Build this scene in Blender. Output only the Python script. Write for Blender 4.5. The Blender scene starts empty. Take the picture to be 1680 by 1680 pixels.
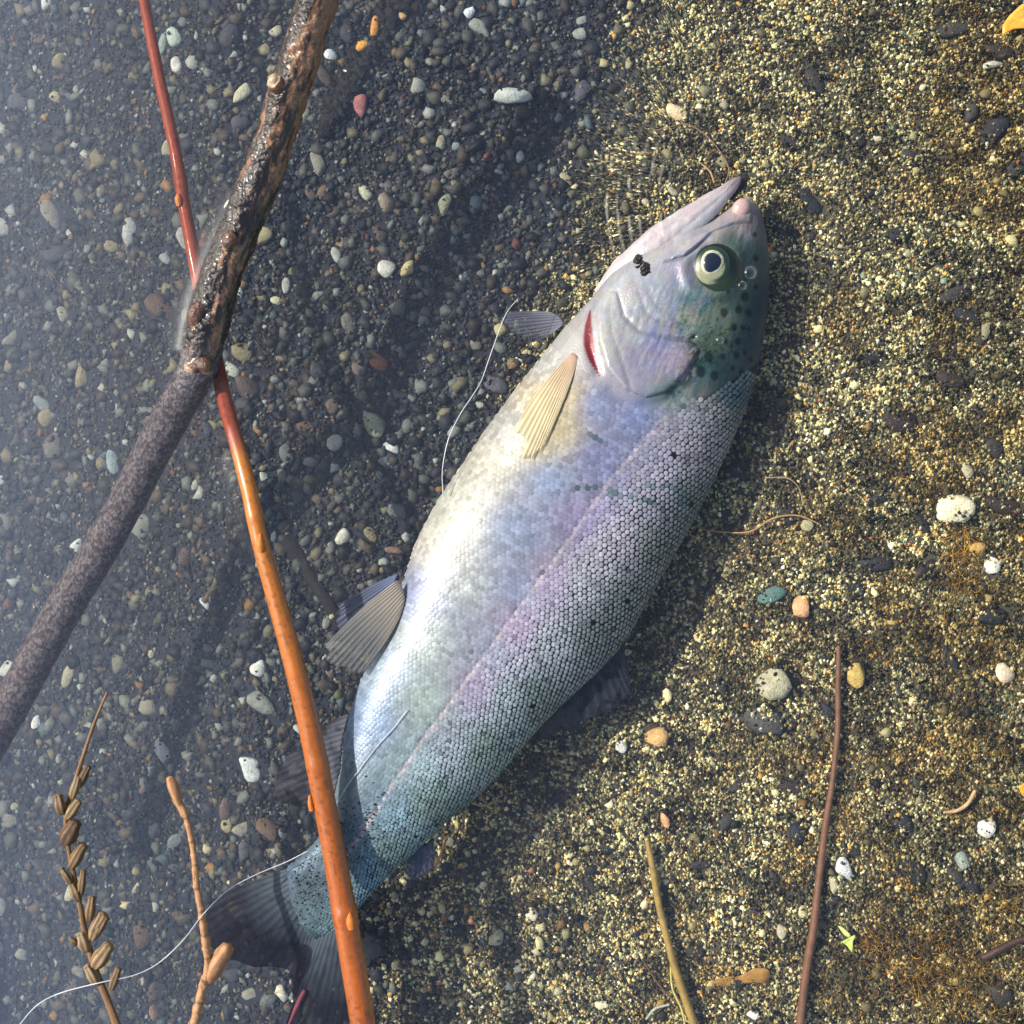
import bpy, math, random
import numpy as np
from mathutils import Vector, Matrix
random.seed(7); R = np.random.default_rng(11)
SC = bpy.context.scene; COL = SC.collection
# ---------------------------------------------------------------- camera, sky, sun
H = 0.55; KPX = 0.42/1680.0
cam = bpy.data.cameras.new('camera'); co = bpy.data.objects.new('camera', cam); COL.objects.link(co)
co.location = (0, 0, H); cam.sensor_width = 36; cam.sensor_fit = 'HORIZONTAL'
cam.angle = 2*math.atan(0.21/H); cam.clip_start = 0.01; cam.clip_end = 50
SC.camera = co
SUN_AZ = (-0.955, 0.30); SUN_EL = math.radians(41)
W = bpy.data.worlds.new('World'); SC.world = W; W.use_nodes = True
nt = W.node_tree; bg = nt.nodes['Background']; sky = nt.nodes.new('ShaderNodeTexSky')
sky.sky_type = 'NISHITA'; sky.sun_disc = False; sky.sun_elevation = SUN_EL
sky.sun_rotation = math.atan2(SUN_AZ[0], SUN_AZ[1]); sky.air_density = 1.2; sky.dust_density = 2.5
nt.links.new(sky.outputs[0], bg.inputs[0]); bg.inputs[1].default_value = 0.13
sl = bpy.data.lights.new('sun', 'SUN'); sl.energy = 4.2; sl.angle = math.radians(0.6); sl.color = (1, 0.95, 0.86)
so = bpy.data.objects.new('sun', sl); COL.objects.link(so)
sd = Vector((SUN_AZ[0]*math.cos(SUN_EL), SUN_AZ[1]*math.cos(SUN_EL), math.sin(SUN_EL)))
so.rotation_euler = sd.to_track_quat('Z', 'Y').to_euler(); so.location = (0, 0, 1)
SC.view_settings.view_transform = 'Standard'; SC.view_settings.look = 'None'
SC.view_settings.gamma = 1; SC.view_settings.use_curve_mapping = False; SC.view_settings.exposure = 0.25
SC.cycles.use_denoising = True; SC.cycles.transparent_max_bounces = 12; SC.cycles.max_bounces = 6
WATER_DENSITY = 1.75

# ---------------------------------------------------------------- helpers
def lin(c):
    c = np.asarray(c, float)/255.0
    return np.where(c <= 0.04045, c/12.92, ((c+0.055)/1.055)**2.4)
def P(px, py, z):
    k = KPX*(H-z)/H
    return np.stack([(np.asarray(px)-840)*k, (840-np.asarray(py))*k, np.asarray(z)+0*np.asarray(px)], -1)
def P1(px, py, z):
    return Vector([float(v) for v in P(float(px), float(py), float(z))])
_g = R.random((4, 256, 256))
def noise(x, y, k=0):
    g = _g[k % 4]; x = np.asarray(x, float)+k*17.3; y = np.asarray(y, float)+k*5.1
    xi = np.floor(x).astype(int); yi = np.floor(y).astype(int); fx = x-xi; fy = y-yi
    fx = fx*fx*(3-2*fx); fy = fy*fy*(3-2*fy)
    a = g[xi & 255, yi & 255]; b = g[(xi+1) & 255, yi & 255]; c = g[xi & 255, (yi+1) & 255]; d = g[(xi+1) & 255, (yi+1) & 255]
    return (a*(1-fx)+b*fx)*(1-fy)+(c*(1-fx)+d*fx)*fy
def fbm(x, y, k=0, o=4):
    s = 0; a = .5; t = 0
    for i in range(o):
        s = s+a*noise(x*2**i, y*2**i, k+i); t += a; a *= .5
    return s/t
_g3 = R.random((64, 64, 64))
def n3(x, y, z):
    x, y, z = np.broadcast_arrays(np.asarray(x, float), np.asarray(y, float), np.asarray(z, float))
    xi, yi, zi = np.floor(x).astype(int), np.floor(y).astype(int), np.floor(z).astype(int); f = [x-xi, y-yi, z-zi]; f = [q*q*(3-2*q) for q in f]; o = 0
    for i in (0, 1):
        for j in (0, 1):
            for k in (0, 1):
                o = o+_g3[(xi+i) & 63, (yi+j) & 63, (zi+k) & 63]*(f[0] if i else 1-f[0])*(f[1] if j else 1-f[1])*(f[2] if k else 1-f[2])
    return o
def f3(x, y, z, o=3):
    return sum(n3(x*2**i+i*7, y*2**i, z*2**i)*.5**i for i in range(o))/sum(.5**i for i in range(o))
def sst(a, b, x):
    t = np.clip((x-a)/(b-a), 0, 1); return t*t*(3-2*t)
def pdist(px, py, pts):
    """distance to polyline, and parameter 0..1 along it"""
    px = np.asarray(px, float); py = np.asarray(py, float); best = np.full(px.shape, 1e9); par = np.zeros(px.shape)
    n = len(pts)-1
    for i in range(n):
        ax, ay = pts[i][:2]; bx, by = pts[i+1][:2]; dx, dy = bx-ax, by-ay
        t = np.clip(((px-ax)*dx+(py-ay)*dy)/(dx*dx+dy*dy+1e-9), 0, 1)
        d = np.hypot(px-ax-t*dx, py-ay-t*dy); m = d < best
        best = np.where(m, d, best); par = np.where(m, (i+t)/n, par)
    return best, par
def inpoly(px, py, poly):
    c = np.zeros(np.shape(px), bool); n = len(poly); j = n-1
    for i in range(n):
        xi, yi = poly[i]; xj, yj = poly[j]
        c ^= ((yi > py) != (yj > py)) & (px < (xj-xi)*(py-yi)/(yj-yi+1e-12)+xi); j = i
    return c
def smooth_poly(pts, n):
    """Catmull-Rom resample of a list of tuples"""
    p = np.array(pts, float); m = len(p)
    q = np.vstack([2*p[0]-p[1], p, 2*p[-1]-p[-2]]); t = np.linspace(0, m-1-1e-9, n); i = t.astype(int); f = (t-i)[:, None]
    a, b, c, d = q[i], q[i+1], q[i+2], q[i+3]
    return 0.5*((2*b)+(-a+c)*f+(2*a-5*b+4*c-d)*f**2+(-a+3*b-3*c+d)*f**3)
def mesh(name, V, F, col=None, smooth=True):
    V = np.ascontiguousarray(V, np.float32).reshape(-1, 3); F = np.ascontiguousarray(F, np.int32)
    me = bpy.data.meshes.new(name); k = F.shape[1]
    me.vertices.add(len(V)); me.vertices.foreach_set('co', V.ravel())
    me.loops.add(F.size); me.loops.foreach_set('vertex_index', F.ravel())
    me.polygons.add(len(F)); me.polygons.foreach_set('loop_start', np.arange(0, F.size, k, dtype=np.int32))
    me.update(calc_edges=True)
    me.polygons.foreach_set('use_smooth', np.full(len(F), smooth))
    if col is not None:
        a = me.color_attributes.new('Col', 'FLOAT_COLOR', 'POINT'); col = np.asarray(col, float)
        c = np.ones((len(V), 4), np.float32); c[:, :col.shape[1]] = col; a.data.foreach_set('color', c.ravel())
    me.validate(); return me
def add(name, me, mat=None, parent=None, **kw):
    o = bpy.data.objects.new(name, me); COL.objects.link(o)
    if mat is not None and me is not None and not me.materials: me.materials.append(mat)
    if parent is not None: o.parent = parent
    for k, v in kw.items(): o[k] = v
    return o
def empty(name, loc, label, cat, group=None):
    o = bpy.data.objects.new(name, None); COL.objects.link(o); o.location = loc; o.empty_display_size = .01
    o['label'] = label; o['category'] = cat
    if group: o['group'] = group
    return o
def under(o, parent):
    """parent a part whose mesh is written in world coordinates"""
    o.parent = parent; o.matrix_parent_inverse = Matrix.Translation(-Vector(parent.location)); return o
def tube(path, nr=12, ns=80, rad=None, rough=0.0, seed=0, zs=1.0, cap=True, colf=None, sub=False):
    """path rows: px, py, z, r(px). Round tapered tube in world units."""
    q = smooth_poly(path, ns); C = P(q[:, 0], q[:, 1], q[:, 2]); r = np.maximum(q[:, 3], 0.05)*KPX*(H-q[:, 2])/H
    T = np.gradient(C, axis=0); T /= np.linalg.norm(T, axis=1)[:, None]+1e-12
    up = np.array([0, 0, 1.0]); S = np.cross(T, up); S /= np.linalg.norm(S, axis=1)[:, None]+1e-9; U = np.cross(S, T)
    ph = np.linspace(0, 2*np.pi, nr, endpoint=False)
    L = np.concatenate([[0], np.cumsum(np.linalg.norm(np.diff(C, axis=0), axis=1))])/KPX
    rr = np.repeat(r[:, None], nr, 1)
    if rough:
        rough = rough*(.3+.7*sst(-.008, .002, q[:, 2]))[:, None] if sub else rough
        a = np.cos(ph)[None]; b = np.sin(ph)[None]
        n1 = f3(L[:, None]/30+seed, a*1.3+3, b*1.3+3, 2)-.5; n2 = f3(L[:, None]/9+seed, a*4+9, b*4+9, 3)-.5
        rr = rr*(1+rough*(1.2*n1+.9*n2))
    if rad is not None: rr = rr*rad(L[:, None]/L[-1], ph[None])
    V = C[:, None]+rr[..., None]*(np.cos(ph)[None, :, None]*S[:, None]+zs*np.sin(ph)[None, :, None]*U[:, None])
    idx = np.arange(ns*nr).reshape(ns, nr); a = idx[:-1]; b = idx[1:]
    F = np.stack([a, np.roll(a, -1, 1), np.roll(b, -1, 1), b], -1).reshape(-1, 4)
    V = V.reshape(-1, 3)
    if cap:
        n = len(V); V = np.vstack([V, C[0]-T[0]*r[0]*.5, C[-1]+T[-1]*r[-1]*.5])
        f = [[n, idx[0, (j+1) % nr], idx[0, j], idx[0, j]] for j in range(0)]
    c = None
    if colf is not None:
        t = np.repeat((L/L[-1])[:, None], nr, 1); pp = np.repeat(ph[None], ns, 0)
        c = colf(t, pp, np.repeat(q[:, 0][:, None], nr, 1), np.repeat(q[:, 1][:, None], nr, 1), np.repeat(q[:, 2][:, None], nr, 1)).reshape(-1, 3)
    if cap:
        Tt = []
        for e, k in ((0, len(V)-2), (ns-1, len(V)-1)):
            for j in range(nr):
                j2 = (j+1) % nr; Tt.append([k, idx[e, j2], idx[e, j]] if e == 0 else [k, idx[e, j], idx[e, j2]])
        Tt = np.array(Tt); F3 = np.vstack([F[:, [0, 1, 2]], F[:, [0, 2, 3]], Tt]); F = F3
        if c is not None: c = np.vstack([c, c[0], c[-1]])
    return V, F, c
def join(parts):
    V = []; F = []; C = []; n = 0
    for v, f, c in parts:
        V.append(v); F.append(f+n); n += len(v); C.append(c if c is not None else np.ones((len(v), 3))*.5)
    return np.vstack(V), np.vstack(F), np.vstack(C)

# ---------------------------------------------------------------- materials
def mat(name, rough=.5, spec=.5, base=None, col='attr', bump=0, bscale=200, metal=0, coat=0, var=0, vscale=300, alpha=1, sss=0, speck=0, dip=False):
    m = bpy.data.materials.new(name); m.use_nodes = True; t = m.node_tree; b = t.nodes['Principled BSDF']
    b.inputs['Roughness'].default_value = rough; b.inputs['Specular IOR Level'].default_value = spec
    b.inputs['Metallic'].default_value = metal; b.inputs['Coat Weight'].default_value = coat; b.inputs['Coat Roughness'].default_value = .08
    if alpha != 'attr': b.inputs['Alpha'].default_value = alpha
    if sss:
        b.inputs['Subsurface Weight'].default_value = sss; b.inputs['Subsurface Scale'].default_value = .002; b.inputs['Subsurface Radius'].default_value = (1, .6, .5)
    if col == 'attr':
        n = t.nodes.new('ShaderNodeVertexColor'); n.layer_name = 'Col'; src = n.outputs[0]
    elif col == 'obj':
        n = t.nodes.new('ShaderNodeObjectInfo'); src = n.outputs['Color']
    else:
        n = t.nodes.new('ShaderNodeRGB'); n.outputs[0].default_value = (*lin(col), 1); src = n.outputs[0]
    if dip:   # a surface under water has almost no gloss of its own
        gd = t.nodes.new('ShaderNodeNewGeometry'); sx_ = t.nodes.new('ShaderNodeSeparateXYZ'); t.links.new(gd.outputs['Position'], sx_.inputs[0])
        for key, v_ in (('Specular IOR Level', spec), ('Coat Weight', coat)):
            md_ = t.nodes.new('ShaderNodeMapRange'); md_.inputs[1].default_value = -.0012; md_.inputs[2].default_value = .0004; md_.inputs[3].default_value = v_*.12; md_.inputs[4].default_value = v_
            t.links.new(sx_.outputs['Z'], md_.inputs[0]); t.links.new(md_.outputs[0], b.inputs[key])
    if alpha == 'attr': t.links.new(n.outputs['Alpha'], b.inputs['Alpha'])
    if speck:
        g_ = t.nodes.new('ShaderNodeNewGeometry')
        for sc_, lo_, hi_, mul in ((1100, .60, .66, 1-speck), (420, .57, .70, 1-.6*speck), (1900, .36, .30, 1+.7*speck)):
            z_ = t.nodes.new('ShaderNodeTexNoise'); z_.inputs['Scale'].default_value = sc_; z_.inputs['Detail'].default_value = 3; t.links.new(g_.outputs['Position'], z_.inputs['Vector'])
            r_ = t.nodes.new('ShaderNodeMapRange'); r_.inputs[1].default_value = lo_; r_.inputs[2].default_value = hi_; r_.inputs[3].default_value = 1; r_.inputs[4].default_value = mul; t.links.new(z_.outputs[0], r_.inputs[0])
            v_ = t.nodes.new('ShaderNodeVectorMath'); v_.operation = 'MULTIPLY'; t.links.new(src, v_.inputs[0]); t.links.new(r_.outputs[0], v_.inputs[1]); src = v_.outputs[0]
    if var:
        nz = t.nodes.new('ShaderNodeTexNoise'); nz.inputs['Scale'].default_value = vscale; nz.inputs['Detail'].default_value = 6; nz.inputs['Roughness'].default_value = .7
        geo = t.nodes.new('ShaderNodeNewGeometry'); t.links.new(geo.outputs['Position'], nz.inputs['Vector'])
        mr = t.nodes.new('ShaderNodeMapRange'); mr.inputs[1].default_value = .3; mr.inputs[2].default_value = .7
        mr.inputs[3].default_value = 1-var; mr.inputs[4].default_value = 1+var*.8
        t.links.new(nz.outputs[0], mr.inputs[0])
        mx = t.nodes.new('ShaderNodeVectorMath'); mx.operation = 'MULTIPLY'
        t.links.new(src, mx.inputs[0]); t.links.new(mr.outputs[0], mx.inputs[1]); src = mx.outputs[0]
    t.links.new(src, b.inputs['Base Color'])
    if bump:
        nb = t.nodes.new('ShaderNodeTexNoise'); nb.inputs['Scale'].default_value = bscale; nb.inputs['Detail'].default_value = 5
        geo2 = t.nodes.new('ShaderNodeNewGeometry'); t.links.new(geo2.outputs['Position'], nb.inputs['Vector'])
        bp = t.nodes.new('ShaderNodeBump'); bp.inputs['Strength'].default_value = bump; bp.inputs['Distance'].default_value = .0006
        t.links.new(nb.outputs[0], bp.inputs['Height']); t.links.new(bp.outputs[0], b.inputs['Normal'])
    return m
M_bed = mat('silt', .8, .15, var=.55, vscale=1500, bump=.6, bscale=1200)
M_sand = mat('sand', .5, .2)
M_gravel = mat('gravel', .55, .2, var=.35, vscale=700, speck=.35, bump=.5, bscale=1500)
M_stone = mat('stone', .6, .2, col='obj', var=.35, vscale=300, speck=.3, bump=.9, bscale=1100)
M_skin = mat('fish_skin', .34, .45, metal=.1, coat=.12, var=.12, vscale=1300, bump=.3, bscale=1300, dip=True)
M_scale = mat('fish_scale', .4, .35, metal=.12, coat=.04, dip=True)
M_fin = mat('fin', .4, .4, coat=.1, alpha='attr', dip=True)
M_finclear = M_fin
M_bark = mat('bark', .34, .6, var=.4, vscale=900, bump=1, bscale=900, coat=.35, dip=True)
M_willow = mat('willow', .42, .5, var=.2, vscale=450, coat=.8, bump=.22, bscale=300, dip=True)
M_dry = mat('dry_stem', .5, .4, var=.25, vscale=1200, bump=.4, bscale=2500)
M_line = mat('nylon', .25, .6, col=(190, 194, 198))
M_dark = mat('wet_soil', .3, .5, col=(22, 18, 16), bump=.6, bscale=2500)
M_iris = mat('iris', .3, .5, coat=.35, var=.2, vscale=2500)
M_pupil = mat('pupil', .06, .6, col=(20, 28, 44), coat=1)
M_alga_shade = mat('alga_and_shade', .7, .2)
M_leaf = mat('leaf', .45, .4, var=.2, vscale=900)

# ---------------------------------------------------------------- the bed
def bedz(px, py):
    px = np.asarray(px, float); py = np.asarray(py, float)
    z = np.interp(px-0.06*(py-840), [-400, 0, 400, 800, 1200, 1500, 1700, 2100], [-.300, -.190, -.072, -.048, -.033, -.020, -.014, -.006])
    q, _ = pdist(px, py, [(1265, 420), (1225, 660), (1120, 890), (1010, 1070), (860, 1220), (700, 1380)]) if px.size > 1 else pdist(px[None], py[None], [(1265, 420), (1225, 660), (1120, 890), (1010, 1070), (860, 1220), (700, 1380)])
    z = z-.007*np.exp(-(q.reshape(px.shape)/75)**2)
    z = z+.004*(fbm(px/170, py/170, 1)-.5)+.0022*(fbm(px/45, py/45, 2)-.5)
    return z
g = np.arange(-420, 2101, 6.0); GX, GY = np.meshgrid(g, g); n = len(g)
BZ = bedz(GX, GY)-.0004
idx = np.arange(n*n).reshape(n, n)
Fq = np.stack([idx[:-1, :-1], idx[1:, :-1], idx[1:, 1:], idx[:-1, 1:]], -1).reshape(-1, 4)
def warmth(px, py):
    xb = np.interp(py, [-300, 0, 200, 400, 600, 1200, 1450, 1700, 2000], [1090, 1060, 1000, 930, 850, 800, 660, 600, 580])
    return sst(-80, 80, px-xb+60*(fbm(px/60, py/60, 3)-.5)*2)
wm = warmth(GX, GY)[..., None]
brown = (sst(.5, .68, fbm(GX/110, GY/110, 2))*sst(900, 1400, GX+.3*(GY-840)))[..., None]
bc = (lin((38, 42, 50))*(1-wm)+lin((74, 71, 58))*wm)*(1-.5*brown)+lin((70, 48, 22))*.5*brown
bc = bc*(.7+.6*fbm(GX/25, GY/25, 1))[..., None]
bed = add('river_bed', mesh('river_bed', P(GX, GY, BZ).reshape(-1, 3), Fq, bc.reshape(-1, 3)), M_bed, kind='structure')

PAL_L = [((30, 34, 40), 24), ((54, 58, 64), 22), ((62, 58, 54), 12), ((86, 88, 84), 17), ((88, 80, 70), 7), ((116, 122, 118), 11), ((162, 170, 166), 2.2), ((126, 122, 96), 5), ((100, 88, 74), 4), ((150, 116, 72), .7), ((108, 66, 58), .5), ((86, 104, 110), 1.2)]
PAL_R = [((28, 29, 30), 15), ((62, 62, 56), 14), ((100, 98, 80), 15), ((142, 138, 106), 17), ((182, 174, 130), 17), ((220, 212, 164), 11), ((244, 238, 206), 6), ((196, 156, 84), 4), ((112, 88, 50), 5), ((180, 122, 76), .6), ((130, 146, 128), 2)]
PAL_M = [((48, 50, 54), 30), ((104, 102, 88), 16), ((170, 166, 132), 20), ((206, 200, 160), 16), ((226, 222, 200), 9), ((180, 150, 90), 5), ((150, 110, 76), 4)]
def palette(pal, n):
    c = np.array([lin(p[0]) for p in pal]); w = np.array([p[1] for p in pal], float); w /= w.sum()
    k = R.choice(len(pal), n, p=w); return c[k]*R.uniform(.72, 1.2, (n, 1))
def grain_colors(px, py):
    w = warmth(px, py); n = len(px); L = palette(PAL_L, n); Rr = palette(PAL_R, n)
    pick = R.random(n) < w; c = np.where(pick[:, None], Rr, L)
    # patches where one mineral or the algae film gathers
    d = sst(.50, .60, fbm(px/46, py/30, 3)); c = c*(1-.72*d*(R.random(n) < .82)*(.35+.65*w))[:, None]*(.74+.26*w)[:, None]
    a = np.maximum(sst(.50, .66, fbm(px/90+9, py/90, 2))*sst(1050, 1450, px+.25*(py-840)), .9*sst(1.25, .4, np.hypot((px-1570)/170, (py-1560)/150)+.7*(fbm(px/40, py/40, 1)-.5))); am = (a*.75)[:, None]
    c = c*(1-am)+am*(c*.65+.02)*np.array([1.05, .84, .50])
    c = c*(1-.22*sst(.5, .66, fbm(px/120+50, py/120, 1))*w)[:, None]
    b = sst(.50, .62, fbm(px/55+31, py/55, 1))*w; return c*(1+.35*b)[:, None]*(1+w[:, None]*np.array([.16, .15, .03]))
def grains(px, py, rad, h, k=6, rings=1, streak=None, cols=None, lift=0.0, jag=(.72, 1.15)):
    n = len(px); asp = R.uniform(.62, 1.0, n); rot = R.uniform(0, np.pi, n)
    if streak is not None:
        m = streak[0] > 0; asp = np.where(m, R.uniform(.22, .4, n), asp); rot = np.where(m, streak[1], rot); rad = np.where(m, rad*1.5, rad)
    z0 = bedz(px, py)+lift
    th = np.linspace(0, 2*np.pi, k, endpoint=False)[None]+R.uniform(0, 1, (n, 1))
    rr = rad[:, None]*R.uniform(*jag, (n, k))
    def ring(f, zz):
        x = np.cos(th)*rr*f; y = np.sin(th)*rr*f*asp[:, None]
        X = px[:, None]+x*np.cos(rot)[:, None]-y*np.sin(rot)[:, None]; Y = py[:, None]+x*np.sin(rot)[:, None]+y*np.cos(rot)[:, None]
        return P(X, Y, np.repeat(zz[:, None], k, 1))
    L = [ring(1.0, z0-rad*KPX*.35)]
    if rings == 2: L.append(ring(.78, z0+h*.62))
    top = P(px+R.normal(0, .15, n)*rad, py+R.normal(0, .15, n)*rad, z0+h)[:, None]
    V = np.concatenate(L+[top], 1); m = V.shape[1]; F = []
    for r_ in range(len(L)-1):
        for j in range(k):
            a, b = r_*k+j, r_*k+(j+1) % k; F += [[a, a+k, b], [b, a+k, b+k]]
    o = (len(L)-1)*k
    for j in range(k): F.append([o+j, m-1, o+(j+1) % k])
    F = np.array(F)[None]+(np.arange(n)*m)[:, None, None]
    c = grain_colors(px, py) if cols is None else cols
    return V.reshape(-1, 3), F.reshape(-1, 3), np.repeat(c, m, 0)
# single stones
def stone_mesh(seed, sq=0.0):
    import bmesh
    bm = bmesh.new(); bmesh.ops.create_icosphere(bm, subdivisions=2, radius=1); rr = random.Random(seed)
    cuts = [(Vector((rr.gauss(0, 1), rr.gauss(0, 1), rr.gauss(0, .6))).normalized(), rr.uniform(.55, .85)) for _ in range(10)]
    for v in bm.verts:
        for nrm, d in cuts:
            e = v.co.dot(nrm)-d
            if e > 0: v.co -= nrm*e*.95
        v.co *= 1+rr.uniform(-.035, .035)
        if sq:
            f = 1/max(abs(v.co.x), abs(v.co.y), .5)**sq; v.co.x *= f**.5; v.co.y *= f**.5
    me = bpy.data.meshes.new('stone'); bm.to_mesh(me); bm.free()
    me.polygons.foreach_set('use_smooth', np.full(len(me.polygons), True)); me.materials.append(M_stone); return me
SLIST = []
SM = [stone_mesh(i) for i in range(14)]; SM_SQ = stone_mesh(40, .6)
FISHBOX = [(1230, 300), (980, 460), (660, 920), (540, 1400), (470, 1440), (600, 1510), (1000, 1100), (1270, 600)]
def place_stone(px, py, rx, ry, rot, c, me, name='stone', parent=None, flat=.5, sink=.25):
    o = add(name, me, None, parent); rz = min(rx, ry)*flat*KPX; z = float(bedz(px, py))+rz*(1-2*sink)
    k = KPX*(H-z)/H; o.location = P1(px, py, z); o.scale = (rx*k, ry*k, rz*1.15); o.rotation_euler = (random.uniform(-.15, .15), random.uniform(-.15, .15), -math.radians(rot))
    SLIST.append((px, py, rx, ry, math.radians(rot), rz*1.1, z, c))
    o.color = (*[float(v) for v in lin(c)], 1); return o
STONES = [
 (1565, 835, 36, 25, 0, (240, 230, 190), 'cream oblong stone with rounded corners, largest pale stone at the right', 1),
 (1628, 927, 14, 22, 10, (236, 234, 212), 'small white upright stone just below the cream oblong stone', 0),
 (1602, 898, 18, 15, 0, (186, 150, 84), 'ochre round stone between the cream oblong stone and a white one', 0),
 (1316, 996, 17, 27, 15, (226, 176, 128), 'orange and white stone with dark flecks right of the fish', 0),
 (1266, 977, 27, 17, -10, (96, 130, 122), 'teal green stone right of the fish belly', 0),
 (1405, 1107, 21, 24, 0, (190, 164, 92), 'mustard brown round stone beside the thin brown twig', 0),
 (1274, 1122, 38, 34, 10, (176, 172, 142), 'large pale speckled stone left of the brown twig', 0),
 (1256, 1182, 46, 28, 20, (78, 78, 74), 'large dull grey stone under the pale speckled stone', 0),
 (1649, 1104, 20, 19, 30, (240, 218, 180), 'cream angular stone close to the right edge', 0),
 (1079, 1211, 24, 23, 40, (206, 168, 112), 'tan five sided stone with brown spots below the dorsal fin', 0),
 (1620, 1357, 20, 19, 15, (226, 222, 208), 'chalk white six sided stone at the lower right', 0),
 (1383, 1424, 17, 25, -20, (222, 224, 218), 'white stone with black grains right of the brown twig', 0),
 (1308, 1370, 20, 27, -10, (44, 48, 56), 'nearly black smooth stone left of the brown twig', 0),
 (1579, 1412, 14, 20, -25, (150, 158, 146), 'pale grey green oval stone below the chalk white one', 0),
 (1368, 1452, 9, 17, -15, (190, 184, 150), 'slim beige stone touching the lower end of a white stone', 0),
 (842, 157, 34, 20, 0, (168, 176, 170), 'large pale grey stone in the dark water above the fish', 0),
 (592, 170, 14, 25, 0, (150, 96, 96), 'dusky pink pointed stone right of the thick branch', 0),
 (288, 60, 15, 27, -15, (150, 166, 158), 'pale green oval stone right of the red stick top', 0),
 (267, 74, 10, 26, 8, (128, 142, 136), 'narrow grey green stone beside a pale green oval one', 0),
 (291, 106, 15, 15, 0, (190, 190, 186), 'whitish lumpy stone under two green oval stones', 0),
 (615, 694, 21, 31, -40, (128, 138, 118), 'large mossy green grey stone left of the fish belly', 0),
 (622, 594, 24, 16, 40, (130, 88, 66), 'rust brown stone among grey ones left of the fish', 0),
 (591, 604, 15, 16, 0, (104, 94, 88), 'round grey brown stone touching the rust brown one', 0),
 (669, 441, 13, 20, 20, (168, 160, 116), 'olive yellow pointed stone above the fish belly', 0),
 (636, 440, 20, 17, 30, (186, 188, 178), 'white irregular stone beside an olive pointed stone', 0),
 (729, 334, 15, 23, 20, (134, 136, 112), 'olive grey oval stone above and left of the fish head', 0),
 (634, 334, 18, 23, -25, (126, 118, 104), 'grey brown oval stone right of the thick branch', 0),
 (600, 317, 12, 17, -40, (164, 172, 150), 'light green oval stone touching a grey brown oval', 0),
 (780, 336, 13, 18, 0, (92, 108, 114), 'blue grey stone on the dark gravel above the fish', 0),
 (186, 757, 12, 32, -8, (136, 152, 158), 'long pale blue stone in the murky water left of the branch', 0),
 (562, 880, 18, 15, -50, (184, 186, 174), 'white angular stone between the orange stick and the fish', 0),
 (648, 903, 18, 8, 5, (122, 96, 84), 'flat reddish brown stone touching the fish belly', 0),
 (1095, 1141, 9, 15, -25, (232, 214, 164), 'small cream pointed stone under the dorsal fin', 0),
 (1020, 1224, 14, 13, 0, (214, 216, 206), 'small round white stone left of the tan five sided one', 0),
 (1092, 1345, 9, 17, -25, (214, 164, 116), 'small peach coloured stone below the fish flank', 0),
 (873, 1499, 13, 15, -40, (224, 214, 186), 'white slanting stone on sand below the tail', 0),
 (886, 1548, 8, 17, -8, (206, 196, 148), 'small upright cream stone on sand below the tail', 0),
 (815, 1540, 14, 20, 25, (176, 176, 146), 'wedge shaped pale olive stone right of the orange stick', 0),
 (1112, 184, 26, 14, 30, (216, 196, 156), 'cream and tan stone in the ripples beyond the mouth', 0),
 (1235, 1664, 14, 10, 0, (236, 234, 222), 'white pebble at the bottom edge beside the straw stem', 0),
 (1626, 107, 22, 8, -12, (186, 186, 160), 'long pale grey green chip near the upper right', 0),
 (615, 44, 10, 22, 5, (196, 140, 60), 'ochre upright stone right of the thick branch at the top edge', 0),
 (594, 76, 14, 11, 0, (204, 150, 62), 'amber round stone just below an ochre upright one', 0),
 (543, 90, 12, 13, 20, (196, 204, 204), 'pale chip of stone close to the right side of the thick branch', 0),
 (660, 25, 11, 9, 0, (190, 160, 100), 'small tan stone near the top edge right of the ochre stones', 0),
 (1660, 395, 12, 14, 0, (206, 196, 140), 'pale yellow pointed stone near the right edge', 0)]
for i, (x, y, rx, ry, rot, c, lab, sq) in enumerate(STONES):
    o = place_stone(x, y, rx, ry, rot, c, SM_SQ if sq else SM[i % 14], 'pebble', None, .6, .2); o['label'] = lab; o['category'] = 'stone'
cnt = 0
LC = [(74, 76, 82), (92, 92, 90), (60, 62, 70), (120, 120, 110), (146, 152, 144), (178, 184, 178), (140, 134, 104), (104, 86, 72), (110, 120, 120), (184, 192, 192), (86, 76, 70), (128, 134, 126), (160, 160, 136)]
RC = [(48, 50, 52), (60, 60, 56), (44, 46, 52), (176, 170, 130), (206, 200, 168), (222, 212, 170), (180, 140, 80), (66, 60, 52), (120, 120, 96)]
for x, y, r_ in ((1405, 225, 22), (1335, 130, 26), (1560, 50, 30), (1640, 85, 26), (1300, 235, 22), (1380, 265, 16), (1630, 215, 34), (1670, 270, 26), (1330, 330, 30), (1475, 385, 22), (1570, 480, 30), (1590, 520, 26), (1430, 590, 18), (1560, 620, 26), (1480, 690, 32), (1630, 735, 22), (1440, 820, 17), (1650, 830, 34), (1515, 860, 20), (1440, 925, 30), (1405, 965, 24), (1520, 930, 22), (1625, 1010, 34), (1580, 960, 18), (1480, 1010, 16), (1560, 1080, 22), (1190, 1350, 18), (1300, 1290, 24), (1000, 1390, 16), (970, 1450, 15), (1480, 1350, 26), (1500, 1430, 34), (1590, 1450, 24), (1150, 1420, 22), (1270, 1440, 18), (1140, 1560, 20), (1640, 1630, 30), (1210, 1290, 15), (1400, 1390, 18), (1365, 1480, 17)):
    place_stone(x, y, r_*1.1, r_*random.uniform(.45, .75), random.uniform(-60, 60), random.choice(((50, 51, 52), (62, 60, 56), (58, 50, 46), (44, 46, 50))), random.choice(SM), 'stone', bed, .45, .42); cnt += 1
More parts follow.
